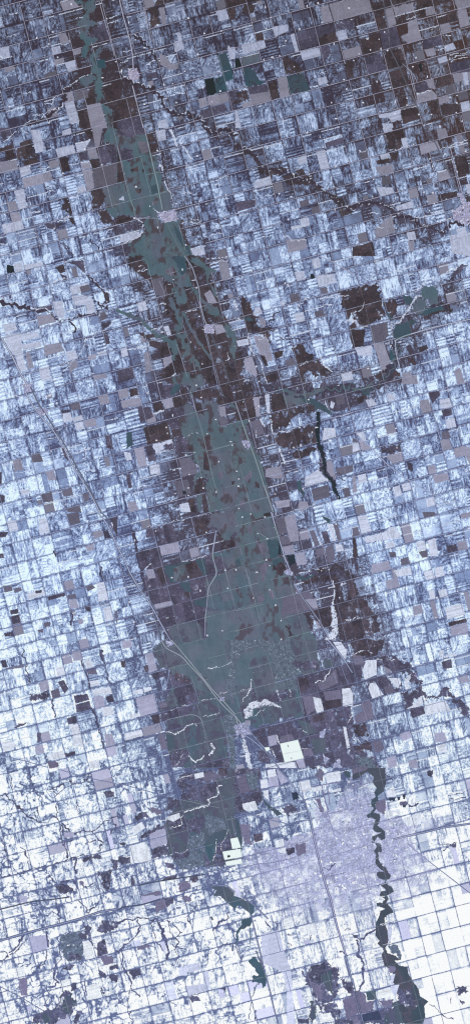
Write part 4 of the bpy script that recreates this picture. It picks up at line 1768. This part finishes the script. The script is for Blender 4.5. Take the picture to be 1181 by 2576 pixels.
M_ROAD = mat('road_surface', .85, .0, 1.5, .2, vary=.08)
M_ROOF = mat('snowy_roof', .8, 0, 6, .2, (232,234,246), False, .06)
M_ROOF2 = mat('grey_roof', .8, 0, 6, .2, (150,148,176), False, .08)
M_WALL = mat('pale_wall', .8, 0, 6, .2, (170,160,168), False, .06)
M_BARN = mat('red_barn_wall', .8, 0, 6, .2, (140,88,86), False, .06)
M_YARD = mat('farmyard_snow', .9, .2, 3, .1, (228,230,245), False, .10)
M_TREE = mat('bare_tree_crowns', .95, 0, 4, .1, (76,72,86), False, .22)
M_ICE = mat('lagoon_ice', .5, .03, .8, .3, (238,249,248), False, .04)
M_DIKE = mat('lagoon_dike', .9, .1, 2, .2, (205,214,216), False, .06)
M_HOLE = mat('dark_open_water', .3, 0, 2, .4, (52,62,74), False, .05)
M_CONC = mat('pale_concrete', .8, 0, 4, .3, (196,196,214), False, .05)

# ---------------------------------------------------------------- mesh builders
def mesh_obj(name, verts, faces_flat, nv, material, parent=None, colours=None):
    """faces_flat: (n, nv) index array"""
    me = bpy.data.meshes.new(name)
    v = np.asarray(verts, np.float32); f = np.asarray(faces_flat, np.int32)
    me.vertices.add(len(v)); me.vertices.foreach_set('co', v.ravel())
    me.loops.add(f.size); me.loops.foreach_set('vertex_index', f.ravel())
    me.polygons.add(len(f)); me.polygons.foreach_set('loop_start', np.arange(0, f.size, nv, dtype=np.int32))
    me.polygons.foreach_set('loop_total', np.full(len(f), nv, np.int32))
    if colours is not None:
        a = me.attributes.new('col', 'FLOAT_COLOR', 'FACE')
        cc = np.ones((len(f), 4), np.float32); cc[:, :3] = colours
        a.data.foreach_set('color', cc.ravel())
    me.update(calc_edges=True)
    me.materials.append(material)
    o = bpy.data.objects.new(name, me); C.objects.link(o)
    if parent: o.parent = parent
    return o
def tag(o, label=None, cat=None, group=None, kind=None):
    if label: o['label'] = label
    if cat: o['category'] = cat
    if group: o['group'] = group
    if kind: o['kind'] = kind
    return o

BOXF = np.array([(0,3,2,1),(4,5,6,7),(0,1,5,4),(1,2,6,5),(2,3,7,6),(3,0,4,7)])
class MB:
    def __init__(s): s.v = []; s.f = []; s.n = 0
    def add(s, v, f):
        s.v.append(np.asarray(v, np.float32)); s.f.append(np.asarray(f, np.int32)+s.n); s.n += len(v)
    def box(s, cx, cy, z0, z1, lx, ly, rot=0.0, tx=1.0):
        c, q = math.cos(rot), math.sin(rot); v = []
        for z, k in ((z0, 1.0), (z1, tx)):
            for a, b in ((-1,-1),(1,-1),(1,1),(-1,1)):
                x = a*lx/2*k; y = b*ly/2*k
                v.append((cx+x*c-y*q, cy+x*q+y*c, z))
        s.add(v, BOXF)
    def gable(s, cx, cy, z0, z1, lx, ly, rot=0.0):
        c, q = math.cos(rot), math.sin(rot); v = []
        for x, y, z in ((-1,-1,z0),(1,-1,z0),(1,1,z0),(-1,1,z0),(-1,0,z1),(1,0,z1)):
            x *= lx/2; y *= ly/2; v.append((cx+x*c-y*q, cy+x*q+y*c, z))
        s.add(v, np.array([(0,1,5,4),(2,3,4,5),(0,4,3,3),(1,2,5,5),(0,3,2,1)]))
    def clump(s, cx, cy, z, r, h):
        n = 6; v = []
        for k in range(n):
            a = 2*math.pi*(k+R.random()*.6)/n; rr = r*R.uniform(.75, 1.15)
            v.append((cx+rr*math.cos(a), cy+rr*math.sin(a), z+h*.12))
        for k in range(n):
            a = 2*math.pi*(k+R.random()*.6)/n; rr = r*R.uniform(.45, .75)
            v.append((cx+rr*math.cos(a), cy+rr*math.sin(a), z+h*R.uniform(.6, .85)))
        v.append((cx, cy, z+h))
        v.append((cx, cy, z))
        f = [(k, (k+1) % n, n+(k+1) % n, n+k) for k in range(n)]+[(n+k, n+(k+1) % n, 2*n, 2*n) for k in range(n)]
        s.add(v, np.array(f))
    def build(s, name, m, parent=None):
        v = np.concatenate(s.v); f = np.concatenate(s.f)
        me = bpy.data.meshes.new(name)
        me.from_pydata(v.tolist(), [], [tuple(dict.fromkeys(q)) for q in f.tolist()])
        me.materials.append(m); o = bpy.data.objects.new(name, me); C.objects.link(o)
        if parent: o.parent = parent
        return o
def empty(name, x, y, z=0.0, rot=0.0):
    o = bpy.data.objects.new(name, None); C.objects.link(o); o.location = (x, y, z); o.rotation_euler = (0, 0, rot)
    o.empty_display_size = .5
    return o
def copy_tree(o, parent=None):
    c = o.copy(); C.objects.link(c); c.parent = parent
    for ch in [q for q in KIDS.get(o.name, [])]: copy_tree(ch, c)
    return c
KIDS = {}
def reg(root, kids): KIDS[root.name] = kids

# ---------------------------------------------------------------- words for labels
MARKS = [((1165, 3005), 'the square white lagoon'), ((1500, 3300), 'the winding city river'), ((1330, 3180), 'the airport'), ((690, 865), 'the northern island town'),
 ((845, 1315), 'the small town on the highway'), ((985, 1780), 'the village at the flood edge'), ((640, 2570), 'the town by the diverging highways'), ((960, 2910), 'the town at the highway bend'),
 ((165, 1650), 'the western interchange town'), ((1850, 860), 'the eastern town'), ((535, 290), 'the northern riverside village'), ((1700, 1190), 'the teal eastern lake'),
 ((1150, 2290), 'the village on the diagonal road'), ((1265, 1700), 'the black forked channel'), ((1750, 2800), 'the dark eastern meanders'), ((880, 3560), 'the grey reservoir'),
 ((1300, 4000), 'the big dark southern field'), ((250, 4020), 'the dark southwest slough'), ((100, 3500), 'the southwest snowfields'), ((300, 2600), 'the western checkerboard'),
 ((700, 1700), 'the upper flood reach'), ((1650, 150), 'the northeast diagonal railway'), ((100, 500), 'the braided western creek'), ((60, 2100), 'the western frame edge'),
 ((860, 320), 'the dark green pond'), ((1260, 860), 'the brown eastern river belt'), ((1800, 3800), 'the blank white plain'), ((480, 2290), 'the western twin highway')]
NUM = ['under one mile', 'one mile', 'two miles', 'three miles', 'four miles', 'five miles', 'six miles', 'seven miles', 'eight miles', 'nine miles', 'ten miles', 'eleven miles', 'twelve miles']
DIRS = ['east', 'east-southeast', 'southeast', 'south-southeast', 'south', 'south-southwest', 'southwest', 'west-southwest', 'west', 'west-northwest', 'northwest', 'north-northwest', 'north', 'north-northeast', 'northeast', 'east-northeast']
used = {}
def where(x, y, rank=0):
    ds = sorted(MARKS, key=lambda m: (m[0][0]-x)**2+(m[0][1]-y)**2)
    (mx, my), nm = ds[rank]
    d = math.hypot(mx-x, my-y)/81.0
    dr = DIRS[int(round(math.atan2(y-my, x-mx)/(2*math.pi)*16)) % 16]
    return '%s %s of %s' % (NUM[min(12, int(round(d)))], dr, nm)
def label_at(prefix, x, y):
    for r in range(5):
        s = '%s %s' % (prefix, where(x, y, r))
        if s not in used: break
    used[s] = 1
    return ' '.join(s.split()[:16])

# ---------------------------------------------------------------- the land, one sheet cut into its pieces
alb = albedo(np.clip(col, 0, 255)).reshape(-1, 3)
gxs = gx(np.arange(NX+1)*CS-MX).astype(np.float32); gys = gy(np.arange(NY+1)*CS-MX).astype(np.float32)
flat = lab.ravel()
order = np.argsort(flat, kind='stable')
ids, starts = np.unique(flat[order], return_index=True)
ends = list(starts[1:])+[len(flat)]
def cells_obj(name, cells, m, z=0.0):
    j = cells//NX; i = cells % NX
    v00 = j*(NX+1)+i
    q = np.stack([v00+NX+1, v00+NX+2, v00+1, v00], 1)
    uq, inv = np.unique(q.ravel(), return_inverse=True)
    vv = np.stack([gxs[uq % (NX+1)], gys[uq//(NX+1)], np.full(len(uq), z, np.float32)], 1)
    return mesh_obj(name, vv, inv.reshape(-1, 4), 4, m, colours=alb[cells])
fmap = {f[0]: f for f in keep}
FN = dict(b=('bare_field', 'bare dark brown field'), p=('ploughed_field', 'wet dark purple-grey field'), m=('fallow_field', 'brownish grey field'), t=('stubble_field', 'pale tan stubble field'),
          s=('snowy_field', 'bright snow-covered field'), l=('lavender_field', 'pale lavender snow-dusted field'), k=('black_field', 'almost black field'))
for a, s0, e0 in zip(ids, starts, ends):
    cells = np.sort(order[s0:e0])
    if a == 0: tag(cells_obj('farmland_ground', cells, M_LAND), 'patchwork of snow-dusted square farm fields on flat land', kind='structure')
    elif a == 1: tag(cells_obj('flood_water', cells, M_WATER), 'broad teal and grey floodwater spreading along the central river', kind='structure')
    elif a == 2: tag(cells_obj('lake_water', cells, M_WATER), 'small dark teal lake in two basins on the east side', kind='structure')
    elif a == 3: tag(cells_obj('reservoir_water', cells, M_WATER), 'grey reservoir behind a curved dike west of the city', kind='structure')
    elif a == 4: tag(cells_obj('river_water', cells, M_WATER), 'dark grey-green river winding in tight loops through the city', kind='structure')
    elif a == 5: tag(cells_obj('town_ground', cells, M_TOWN), 'lavender-grey built-up ground of the city and towns', kind='structure')
    elif a == 6: tag(cells_obj('woodland_ground', cells, M_LAND), 'dark wooded banks along creeks and rivers', kind='structure')
    elif a == 7: tag(cells_obj('snow_banks', cells, M_LAND), 'narrow bright white snow banks along creeks and windbreaks', kind='stuff')
    else:
        f = fmap[a]; nm, lb = FN[f[1]]
        cx = sum(p[0] for p in f[2])/len(f[2]); cy = sum(p[1] for p in f[2])/len(f[2])
        size = 'large ' if f[3] > 6500 else ('small ' if f[3] < 1300 else '')
        tag(cells_obj(nm, cells, M_LAND), label_at(size+lb, cx, cy), 'field', kind='structure')

# the plain beyond, in coarse cells, so the land never ends at the frame
BC = 24.0
bx = np.arange(-3600, W0+3600, BC)+BC/2; by = np.arange(-3600, H0+3600, BC)+BC/2
BX, BY = np.meshgrid(bx, by)
out = ~((BX > -MX) & (BX < W0+MX) & (BY > -MX) & (BY < H0+MX))
BX = BX[out]; BY = BY[out]
yc = np.clip(BY, 0, 4096)
bi = np.floor(sec_u(BX, BY)*2); bj = np.floor(sec_v(BX, BY)*2)
tt = np.clip(.55+(hsh(bi, bj, 9)-.5)*.7+.3*fbm(BX/60, BY/60, 8, 2), 0, 1)[..., None]
bc = ramp(SOIL, yc)*(1-tt)+ramp(SNOW, yc)*tt
n_ = len(BX); hx = BC/2
vv = np.stack([np.stack([gx(BX+a*hx), gy(BY+b*hx), np.full(n_, -.02)], 1) for a, b in ((-1, 1), (1, 1), (1, -1), (-1, -1))], 1).reshape(-1, 3)
tag(mesh_obj('outlying_ground', vv, np.arange(n_*4).reshape(-1, 4), 4, M_LAND, colours=albedo(bc)), 'snow-dusted farm plain stretching away beyond the valley', kind='structure')

# ---------------------------------------------------------------- roads
ROADC = [(0,(150,150,172)),(1000,(156,160,186)),(2000,(150,158,190)),(3000,(128,138,178)),(4096,(114,124,168))]
def ribbon(name, pts, wd, z, colf, m=M_ROAD, skip=None):
    """pts in survey steps; a slightly raised strip with its own shoulders"""
    v = []; f = []; cc = []
    P = np.array(pts, float)
    d = np.gradient(P, axis=0); L = np.hypot(d[:, 0], d[:, 1])+1e-6
    nx = -d[:, 1]/L; ny = d[:, 0]/L
    for k in range(len(P)):
        for sgn in (-1, 1):
            v.append((gx(P[k, 0]+sgn*nx[k]*wd/2), gy(P[k, 1]+sgn*ny[k]*wd/2), z))
    for k in range(len(P)-1):
        if skip is not None and skip[k]: continue
        f.append((2*k, 2*k+1, 2*k+3, 2*k+2)); cc.append(colf((P[k]+P[k+1])/2))
    if not f: return None
    f = np.array(f)
    uq, inv = np.unique(f.ravel(), return_inverse=True)
    return mesh_obj(name, np.array(v)[uq], inv.reshape(-1, 4), 4, m, colours=albedo(np.array(cc)))
def dense(pts, step=8.0):
    o = []
    for (x1, y1), (x2, y2) in zip(pts[:-1], pts[1:]):
        n = max(1, int(math.hypot(x2-x1, y2-y1)/step))
        o += [(x1+(x2-x1)*k/n, y1+(y2-y1)*k/n) for k in range(n)]
    o.append(pts[-1])
    # soften the corners
    o = np.array(o, float)
    for _ in range(3):
        o[1:-1] = (o[:-2]+2*o[1:-1]+o[2:])/4
    return [tuple(q) for q in o]
ru = ramp
def road_colour(p, bright=0.0, hh=0.0):
    c = ru(ROADC, np.array([np.clip(p[1], 0, 4096)]))[0]
    k = cat_at(p[0], p[1])
    if k in WSET: c = np.array((112, 130, 140), np.float32)
    elif k in GSET: c = np.array((124, 134, 150), np.float32)
    elif k in (CODE['b'], CODE['p'], CODE['m']): c = c*.84
    elif k == CODE['u']: c = np.array((146, 148, 190), np.float32)
    if p[0] > 1500 and p[1] > 3500: bright -= 14
    return c+bright+hh
ORD = ['first','second','third','fourth','fifth','sixth','seventh','eighth','ninth']
def grid_roads():
    # east-west lines
    for k in range(-3, 66):
        pts = []
        for x in np.arange(-200, W0+210, 10.0):
            y = 28+83.02*k
            for _ in range(6): y = 28+83.02*k-sl(y)*x
            pts.append((x, y))
        pts = [p for p in pts if -200 < p[1] < H0+200]
        if len(pts) < 6: continue
        skip = []
        seg = 0
        for (x, y) in pts[:-1]:
            h = float(hsh(np.array([int(math.floor(sec_u(x, y)))]), np.array([k]), 201)[0])
            c = cat_at(x+5, y)
            sk = h < .10
            if c in WSET and h < .62: sk = True
            if c == CODE['g'] and h < .2: sk = True
            if c == CODE['k'] or (c == CODE['v'] and h < .5): sk = True
            if c == CODE['d'] and h < .8: sk = True
            if 1220 < x < 1640 and 3120 < y < 3760 and h < .75: sk = True
            skip.append(sk)
        major = (k % 2 == 0)
        o = ribbon('section_road', pts, 2.2 if not major else 2.7, .02, lambda p: road_colour(p, 2 if p[1] < 2400 else -4, R.uniform(-14, 14)), skip=skip)
        if o: tag(o, label_at('straight east-west gravel section road passing', *pts[len(pts)//2]), kind='structure', group='gravel section roads')
    for m in range(-36, 12):
        pts = []
        for y in np.arange(-200, H0+210, 10.0):
            x = 1478+.253*y+82.5*m
            if -200 < x < W0+200: pts.append((x, y))
        if len(pts) < 6: continue
        skip = []
        for (x, y) in pts[:-1]:
            h = float(hsh(np.array([m]), np.array([int(math.floor(sec_v(x, y)))]), 203)[0])
            c = cat_at(x, y+5)
            sk = h < .38
            if c in WSET and h < .8: sk = True
            if c == CODE['k'] or (c == CODE['v']): sk = True
            if 1220 < x < 1640 and 3120 < y < 3760 and h < .75: sk = True
            skip.append(sk)
        o = ribbon('section_road', pts, 2.0, .03, lambda p: road_colour(p, 4 if p[1] < 2400 else -10, R.uniform(-9, 9)), skip=skip)
        if o: tag(o, label_at('straight north-south gravel section road passing', *pts[len(pts)//2]), kind='structure', group='gravel section roads')
grid_roads()

q = 0
for code, tagn, wd, pts in SRC:
    if code not in 'HRA': continue
    q += 1
    P = dense(pts); mx, my = pts[len(pts)//2]
    z = .045+.003*(q % 17)
    yn = my/4096
    if code == 'H':
        # a dark verge with the pale carriageway on it
        o = ribbon('highway', P, wd*1.6, z, lambda p: road_colour(p, 0)*(.66 if cat_at(*p) not in (WSET | GSET) else .86))
        if wd > 3.3:
            r = ribbon('carriageway', P, wd*.72, z+.012, lambda p: road_colour(p, 36 if p[1] < 2900 else 26))
            r.parent = o
        tag(o, label_at('pale two-way highway on a low dark embankment', mx, my), 'highway', 'highways of the valley', 'structure')
    elif code == 'R':
        tag(ribbon('country_road', P, wd*.95, z, lambda p: road_colour(p, 8 if p[1] < 2900 else -4)), label_at('narrow pale country road', mx, my), 'road', 'country roads and railways', 'structure')
    else:
        tag(ribbon('runway', P, wd*1.1, z, lambda p: np.array((132, 128, 168), np.float32)), label_at('straight grey airport runway', mx, my), 'runway', 'airport runways', 'structure')

# ---------------------------------------------------------------- farmsteads
ROT0 = math.radians(14.5)
def blob_pts(r, n=11, sq=1.0):
    return [(r*R.uniform(.7, 1.15)*math.cos(2*math.pi*k/n), r*sq*R.uniform(.7, 1.15)*math.sin(2*math.pi*k/n)) for k in range(n)]
def make_farm(v):
    o = empty('farmstead', 0, 0)
    r = (1.05, .85, 1.25, .95)[v]
    ring = blob_pts(r, 12, (.8, 1.1, .6, .9)[v]); n = len(ring)
    me = MB()
    vv = [(x, y, .0) for x, y in ring]+[(x*.86, y*.86, .10) for x, y in ring]+[(0, 0, .10)]
    f = [(k, (k+1) % n, n+(k+1) % n, n+k) for k in range(n)]+[(n+k, n+(k+1) % n, 2*n, 2*n) for k in range(n)]
    me.add(vv, np.array(f)); yard = me.build('yard', M_YARD, o)
    h = MB(); h.box(-.25, .1, .10, .16, .16, .11, ROT0); house = h.build('farmhouse', M_WALL, o)
    g = MB(); g.gable(-.25, .1, .161, .20, .19, .14, ROT0); hr = g.build('roof', M_ROOF2, house)
    b = MB(); b.box(.28, -.12, .10, .18, .34, .17, ROT0+1.57*(v % 2)); barn = b.build('barn', M_BARN if v % 2 else M_WALL, o)
    g = MB(); g.gable(.28, -.12, .181, .24, .38, .21, ROT0+1.57*(v % 2)); br = g.build('roof', M_ROOF, barn)
    t = MB()
    side = (1, -1, 1, -1)[v]
    for k in range(9): t.clump(-.66*r+.15*k*r, side*.62*r*(.8, 1.1, .6, .9)[v], .08, .10, .14)
    tr = t.build('shelterbelt', M_TREE, o)
    reg(o, [yard, house, barn, tr]); reg(house, [hr]); reg(barn, [br])
    return o
protos = [make_farm(v) for v in range(4)]
farms = []
for code, tagn, wd, pts in SRC:
    if code == 'F': farms += [p for p in pts if 4 < p[0] < W0-4 and 4 < p[1] < H0-4]
# a few plainer ones stand at road corners where the survey shows speckle
extra = []
for k in range(2000):
    if len(farms)+len(extra) >= 298: break
    u = R.randint(-34, 8)+R.choice((.06, .94, .5)); v = R.randint(0, 62)+R.choice((.07, .93, .5))
    x, y = grid_xy(u, v)
    if not (20 < x < W0-20 and 20 < y < 3300): continue
    if cat_at(x, y) != 0: continue
    if min((x-a)**2+(y-b)**2 for a, b in farms+extra) < 60**2: continue
    extra.append((x, y))
farms = farms[:298]
NF = len(farms)
first = [True]*4
def surround(x, y):
    c = [cat_at(x+14*math.cos(a), y+14*math.sin(a)) for a in np.arange(0, 6.28, .7)]
    wn = sum(q in WSET or q in GSET for q in c)
    bn = sum(q in (CODE['b'], CODE['p'], CODE['m']) for q in c)
    if wn >= 5: return 'snow-white farmstead islanded by floodwater'
    if wn >= 2: return 'snow-white farmstead at the water\'s edge'
    if bn >= 4: return 'snow-white farmstead on bare dark ground'
    return 'snow-white farmstead among snowy fields'
for i, (x, y) in enumerate(farms+extra):
    v = R.randrange(4)
    if first[v]: o = protos[v]; first[v] = False
    else: o = copy_tree(protos[v])
    s = R.uniform(.58, .95) if i < NF else R.uniform(.5, .8)
    o.location = (gx(x), gy(y), .0); o.scale = (s, s, s); o.rotation_euler = (0, 0, R.choice((0, math.pi/2, math.pi, -math.pi/2)))
    tag(o, label_at(surround(x, y), x, y), 'farmstead', 'farmsteads dotted over the valley')

# ---------------------------------------------------------------- lagoons
for i, (code, tagn, wd, pts) in enumerate(lagoons):
    cx = sum(p[0] for p in pts)/len(pts); cy = sum(p[1] for p in pts)/len(pts)
    root = empty('sewage_lagoon', gx(cx), gy(cy))
    def loc(p, k, z): return (gx(cx+(p[0]-cx)*k)-gx(cx), gy(cy+(p[1]-cy)*k)-gy(cy), z)
    n = len(pts)
    ks = (1.0, .985, .965, .95)
    m = MB(); vv = [loc(p, ks[0], .0) for p in pts]+[loc(p, ks[1], .14) for p in pts]+[loc(p, ks[2], .14) for p in pts]+[loc(p, ks[3], .02) for p in pts]
    m.add(vv, np.array([(r*n+k, r*n+(k+1) % n, (r+1)*n+(k+1) % n, (r+1)*n+k) for r in range(3) for k in range(n)]))
    m.build('dike', M_DIKE, root)
    m = MB(); m.add([loc(p, .952, .09) for p in pts], np.array([list(range(n))[::-1]]) if n == 4 else np.array([(0,1,2,3)]))
    m.build('ice_sheet', M_ICE, root)
    if i == 0:
        # the inner dike and the thawed holes
        a, b = pts[0], pts[3]; c, d = pts[1], pts[2]
        l1 = (a[0]+(b[0]-a[0])*.56, a[1]+(b[1]-a[1])*.56); l2 = (c[0]+(d[0]-c[0])*.58, c[1]+(d[1]-c[1])*.58)
        P = [loc(l1, .96, 0), loc(l2, .96, 0)]
        ang = math.atan2(P[1][1]-P[0][1], P[1][0]-P[0][0]); L = math.hypot(P[1][0]-P[0][0], P[1][1]-P[0][1])
        m = MB(); m.box((P[0][0]+P[1][0])/2, (P[0][1]+P[1][1])/2, .05, .13, L, .28, ang, .98); m.build('inner_dike', M_DIKE, root)
        for (ux, uy, ln, rt) in ((1151, 2984, 2.0, -1.0), (1164, 3033, 1.6, -.9), (1149, 3011, 1.1, .3)):
            m = MB(); m.box(gx(ux)-gx(cx), gy(uy)-gy(cy), .085, .1, ln, .55, rt, .8); m.build('open_patch', M_HOLE if ln > 1.2 else M_DIKE, root)
    elif i == 3:
        m = MB(); m.box(gx(914)-gx(cx)+0, gy(3425)-gy(cy), .085, .1, 2.4, 1.8, ROT0, .9); m.build('open_patch', M_HOLE, root)
    lb = ['large square white frozen lagoon split by a dike, with thawed dark slits', 'small pale frozen lagoon beside the highway northwest of the big one', 'upper frozen lagoon cell west of the city',
          'middle frozen lagoon cell with a dark thawed pond', 'lower frozen lagoon cell above the diversion road'][i]
    tag(root, lb, 'lagoon', 'frozen lagoons')

# ---------------------------------------------------------------- bridges over the city river
for (x, y, ln, rt, w) in ((1489, 3292, 3.4, .3, .35), (1512, 3352, 3.2, -.1, .35), (1507, 3432, 3.2, .25, .35), (1537, 3534, 5.0, ROT0+.1, .5), (1536, 3692, 8.0, ROT0, .45), (1545, 3775, 6.5, ROT0, .45)):
    b = empty('road_bridge', gx(x), gy(y), 0, rt)
    m = MB(); m.box(0, 0, .10, .16, ln, w); m.build('deck', M_CONC, b)
    for s in (-1, 1):
        m = MB(); m.box(0, s*(w/2-.02), .162, .19, ln, .03); m.build('parapet', M_CONC, b)
        m = MB(); m.box(s*ln*.22, 0, -.01, .098, .12, w*.8); m.build('pier', M_CONC, b)
    tag(b, label_at('pale concrete road bridge over the dark river', x, y), 'bridge', 'bridges over the city river')

# ---------------------------------------------------------------- buildings
def make_building(v):
    lx, ly, h = ((1.0, .6, .12), (.6, .6, .2), (1.6, .8, .1), (.7, .35, .3))[v]
    o = empty('city_building', 0, 0)
    m = MB(); m.box(0, 0, 0, h, lx, ly); w = m.build('wall', M_WALL, o)
    m = MB(); m.box(0, 0, h+.002, h+.03, lx*1.03, ly*1.03); r = m.build('roof', M_ROOF, o)
    m = MB(); m.box(lx*.2, 0, h+.032, h+.06, lx*.2, ly*.25); u = m.build('roof_unit', M_ROOF2, r)
    reg(o, [w, r]); reg(r, [u])
    return o
bp = [make_building(v) for v in range(4)]
bfirst = [True]*4
def put_building(x, y, s, label, group, v=None):
    v = R.randrange(4) if v is None else v
    if bfirst[v]: o = bp[v]; bfirst[v] = False
    else: o = copy_tree(bp[v])
    o.location = (gx(x), gy(y), .01); o.rotation_euler = (0, 0, ROT0+R.choice((0, math.pi/2))); o.scale = (s, s, 1)
    tag(o, label, 'building', group)
# big pale roofs that can be picked out one by one
for (x, y, s, v, lb) in ((1296, 3405, 2.2, 1, 'large square white-roofed hall in the west of the city'), (1345, 3562, 3.4, 2, 'very large white-roofed mall south of the city centre'), (1368, 3556, 2.6, 1, 'white-roofed store beside the very large mall'),
        (1397, 3513, 2.2, 1, 'white-roofed block above the very large mall, near the highway'), (1386, 3435, 1.8, 3, 'narrow white-roofed building in the middle of the city'), (1577, 3442, 3.0, 3, 'tall narrow white-roofed works east of the river'),
        (1458, 3143, 2.2, 1, 'white-roofed works in the north of the city'), (1415, 3530, 2.4, 2, 'pair-like wide white roof just west of the southern river loops'), (1384, 3648, 3.0, 1, 'white-roofed centre at the south edge of the city'),
        (1624, 3397, 2.0, 0, 'white-roofed shed east of the river by the railway'), (1606, 3333, 1.8, 1, 'white-roofed depot north of the eastern highway'), (1130, 3457, 2.2, 1, 'white-roofed warehouse in the far west of the city')):
    put_building(x, y, s, lb, None, v)
ui, uj = np.where(cls[:, :] == CODE['u'])
sel = rng.permutation(len(ui))
nb = 0; placed = []
for k in sel:
    x = xs[uj[k]]; y = ys[ui[k]]
    if not (5 < x < W0-5 and 5 < y < H0-5): continue
    small = y < 3050
    if small and sum(1 for q in placed if q[1] < 3050) > 110: continue
    if not small and sum(1 for q in placed if q[1] >= 3050) > 160: continue
    if any((x-a)**2+(y-b)**2 < 30 for a, b in placed): continue
    placed.append((x, y))
    put_building(x, y, R.uniform(.5, .9) if small else R.uniform(.8, 1.5), 'flat-roofed building in a small farm town' if small else 'flat-roofed building in the lavender-grey city', 'buildings in the farm towns' if small else 'buildings in the city')
    nb += 1
    if nb > 270: break
# the mass of small houses
hm = MB(); v8 = []; nh = 0
for k in sel[::-1][:9000]:
    x = xs[uj[k]]+R.uniform(-1, 1); y = ys[ui[k]]+R.uniform(-1, 1)
    hm.box(gx(x), gy(y), 0, R.uniform(.05, .09), R.uniform(.12, .24), R.uniform(.1, .16), ROT0+R.choice((0, 1.5708)), .85)
tag(hm.build('houses', M_ROOF2), 'thousands of small grey-roofed houses filling the city and towns', kind='stuff')
hm = MB()
for k in sel[9000:14000]:
    x = xs[uj[k]]+R.uniform(-1, 1); y = ys[ui[k]]+R.uniform(-1, 1)
    hm.box(gx(x), gy(y), 0, R.uniform(.05, .09), R.uniform(.14, .34), R.uniform(.12, .2), ROT0+R.choice((0, 1.5708)), .85)
tag(hm.build('snowy_houses', M_ROOF), 'small white-roofed houses scattered through the city and towns', kind='stuff')

# ---------------------------------------------------------------- woods along the water
wi, wj = np.where((lab == 6))
sel = rng.permutation(len(wi))[:14000]
wm = MB()
for k in sel:
    x = xs[wj[k]]+R.uniform(-1, 1); y = ys[wi[k]]+R.uniform(-1, 1)
    if col[wi[k], wj[k]].mean() > 118 or (cls[wi[k], wj[k]] == CODE['v'] and R.random() < .7): continue
    wm.clump(gx(x), gy(y), 0, R.uniform(.10, .2), R.uniform(.1, .18))
tag(wm.build('riverside_woods', M_TREE), 'bare dark riverside woods lining creeks and flooded banks', kind='stuff')

# ---------------------------------------------------------------- light, sky, camera
SUN_EL, SUN_AZ = math.radians(39), math.radians(140)
w = bpy.data.worlds.new('World'); bpy.context.scene.world = w; w.use_nodes = True
nt = w.node_tree; bg_ = nt.nodes['Background']; sk = nt.nodes.new('ShaderNodeTexSky')
sk.sky_type = 'NISHITA'; sk.sun_disc = False; sk.sun_elevation = SUN_EL; sk.sun_rotation = SUN_AZ
nt.links.new(sk.outputs[0], bg_.inputs['Color']); bg_.inputs['Strength'].default_value = .12
sd = bpy.data.lights.new('sun', 'SUN'); sd.energy = 4.0; sd.angle = math.radians(.5); sd.color = (1.0, .96, .9)
so = bpy.data.objects.new('sun', sd); C.objects.link(so)
so.rotation_euler = (math.pi/2-SUN_EL, 0, math.pi-SUN_AZ)
so.location = (0, 0, 300)
CAMH = 1800.0
cd = bpy.data.cameras.new('camera'); co = bpy.data.objects.new('camera', cd); C.objects.link(co)
co.location = (0, 0, CAMH); co.rotation_euler = (0, 0, 0)
cd.sensor_fit = 'VERTICAL'; cd.angle_y = 2*math.atan(H0*PX/2/CAMH)
cd.clip_start = 1; cd.clip_end = 6000
sc = bpy.context.scene; sc.camera = co
sc.view_settings.view_transform = 'Standard'; sc.view_settings.look = 'None'
sc.view_settings.exposure = 0; sc.view_settings.gamma = 1
sc.cycles.max_bounces = 2
sc.cycles.use_denoising = False
sc.cycles.pixel_filter_type = 'BLACKMAN_HARRIS'; sc.cycles.filter_width = 1.2
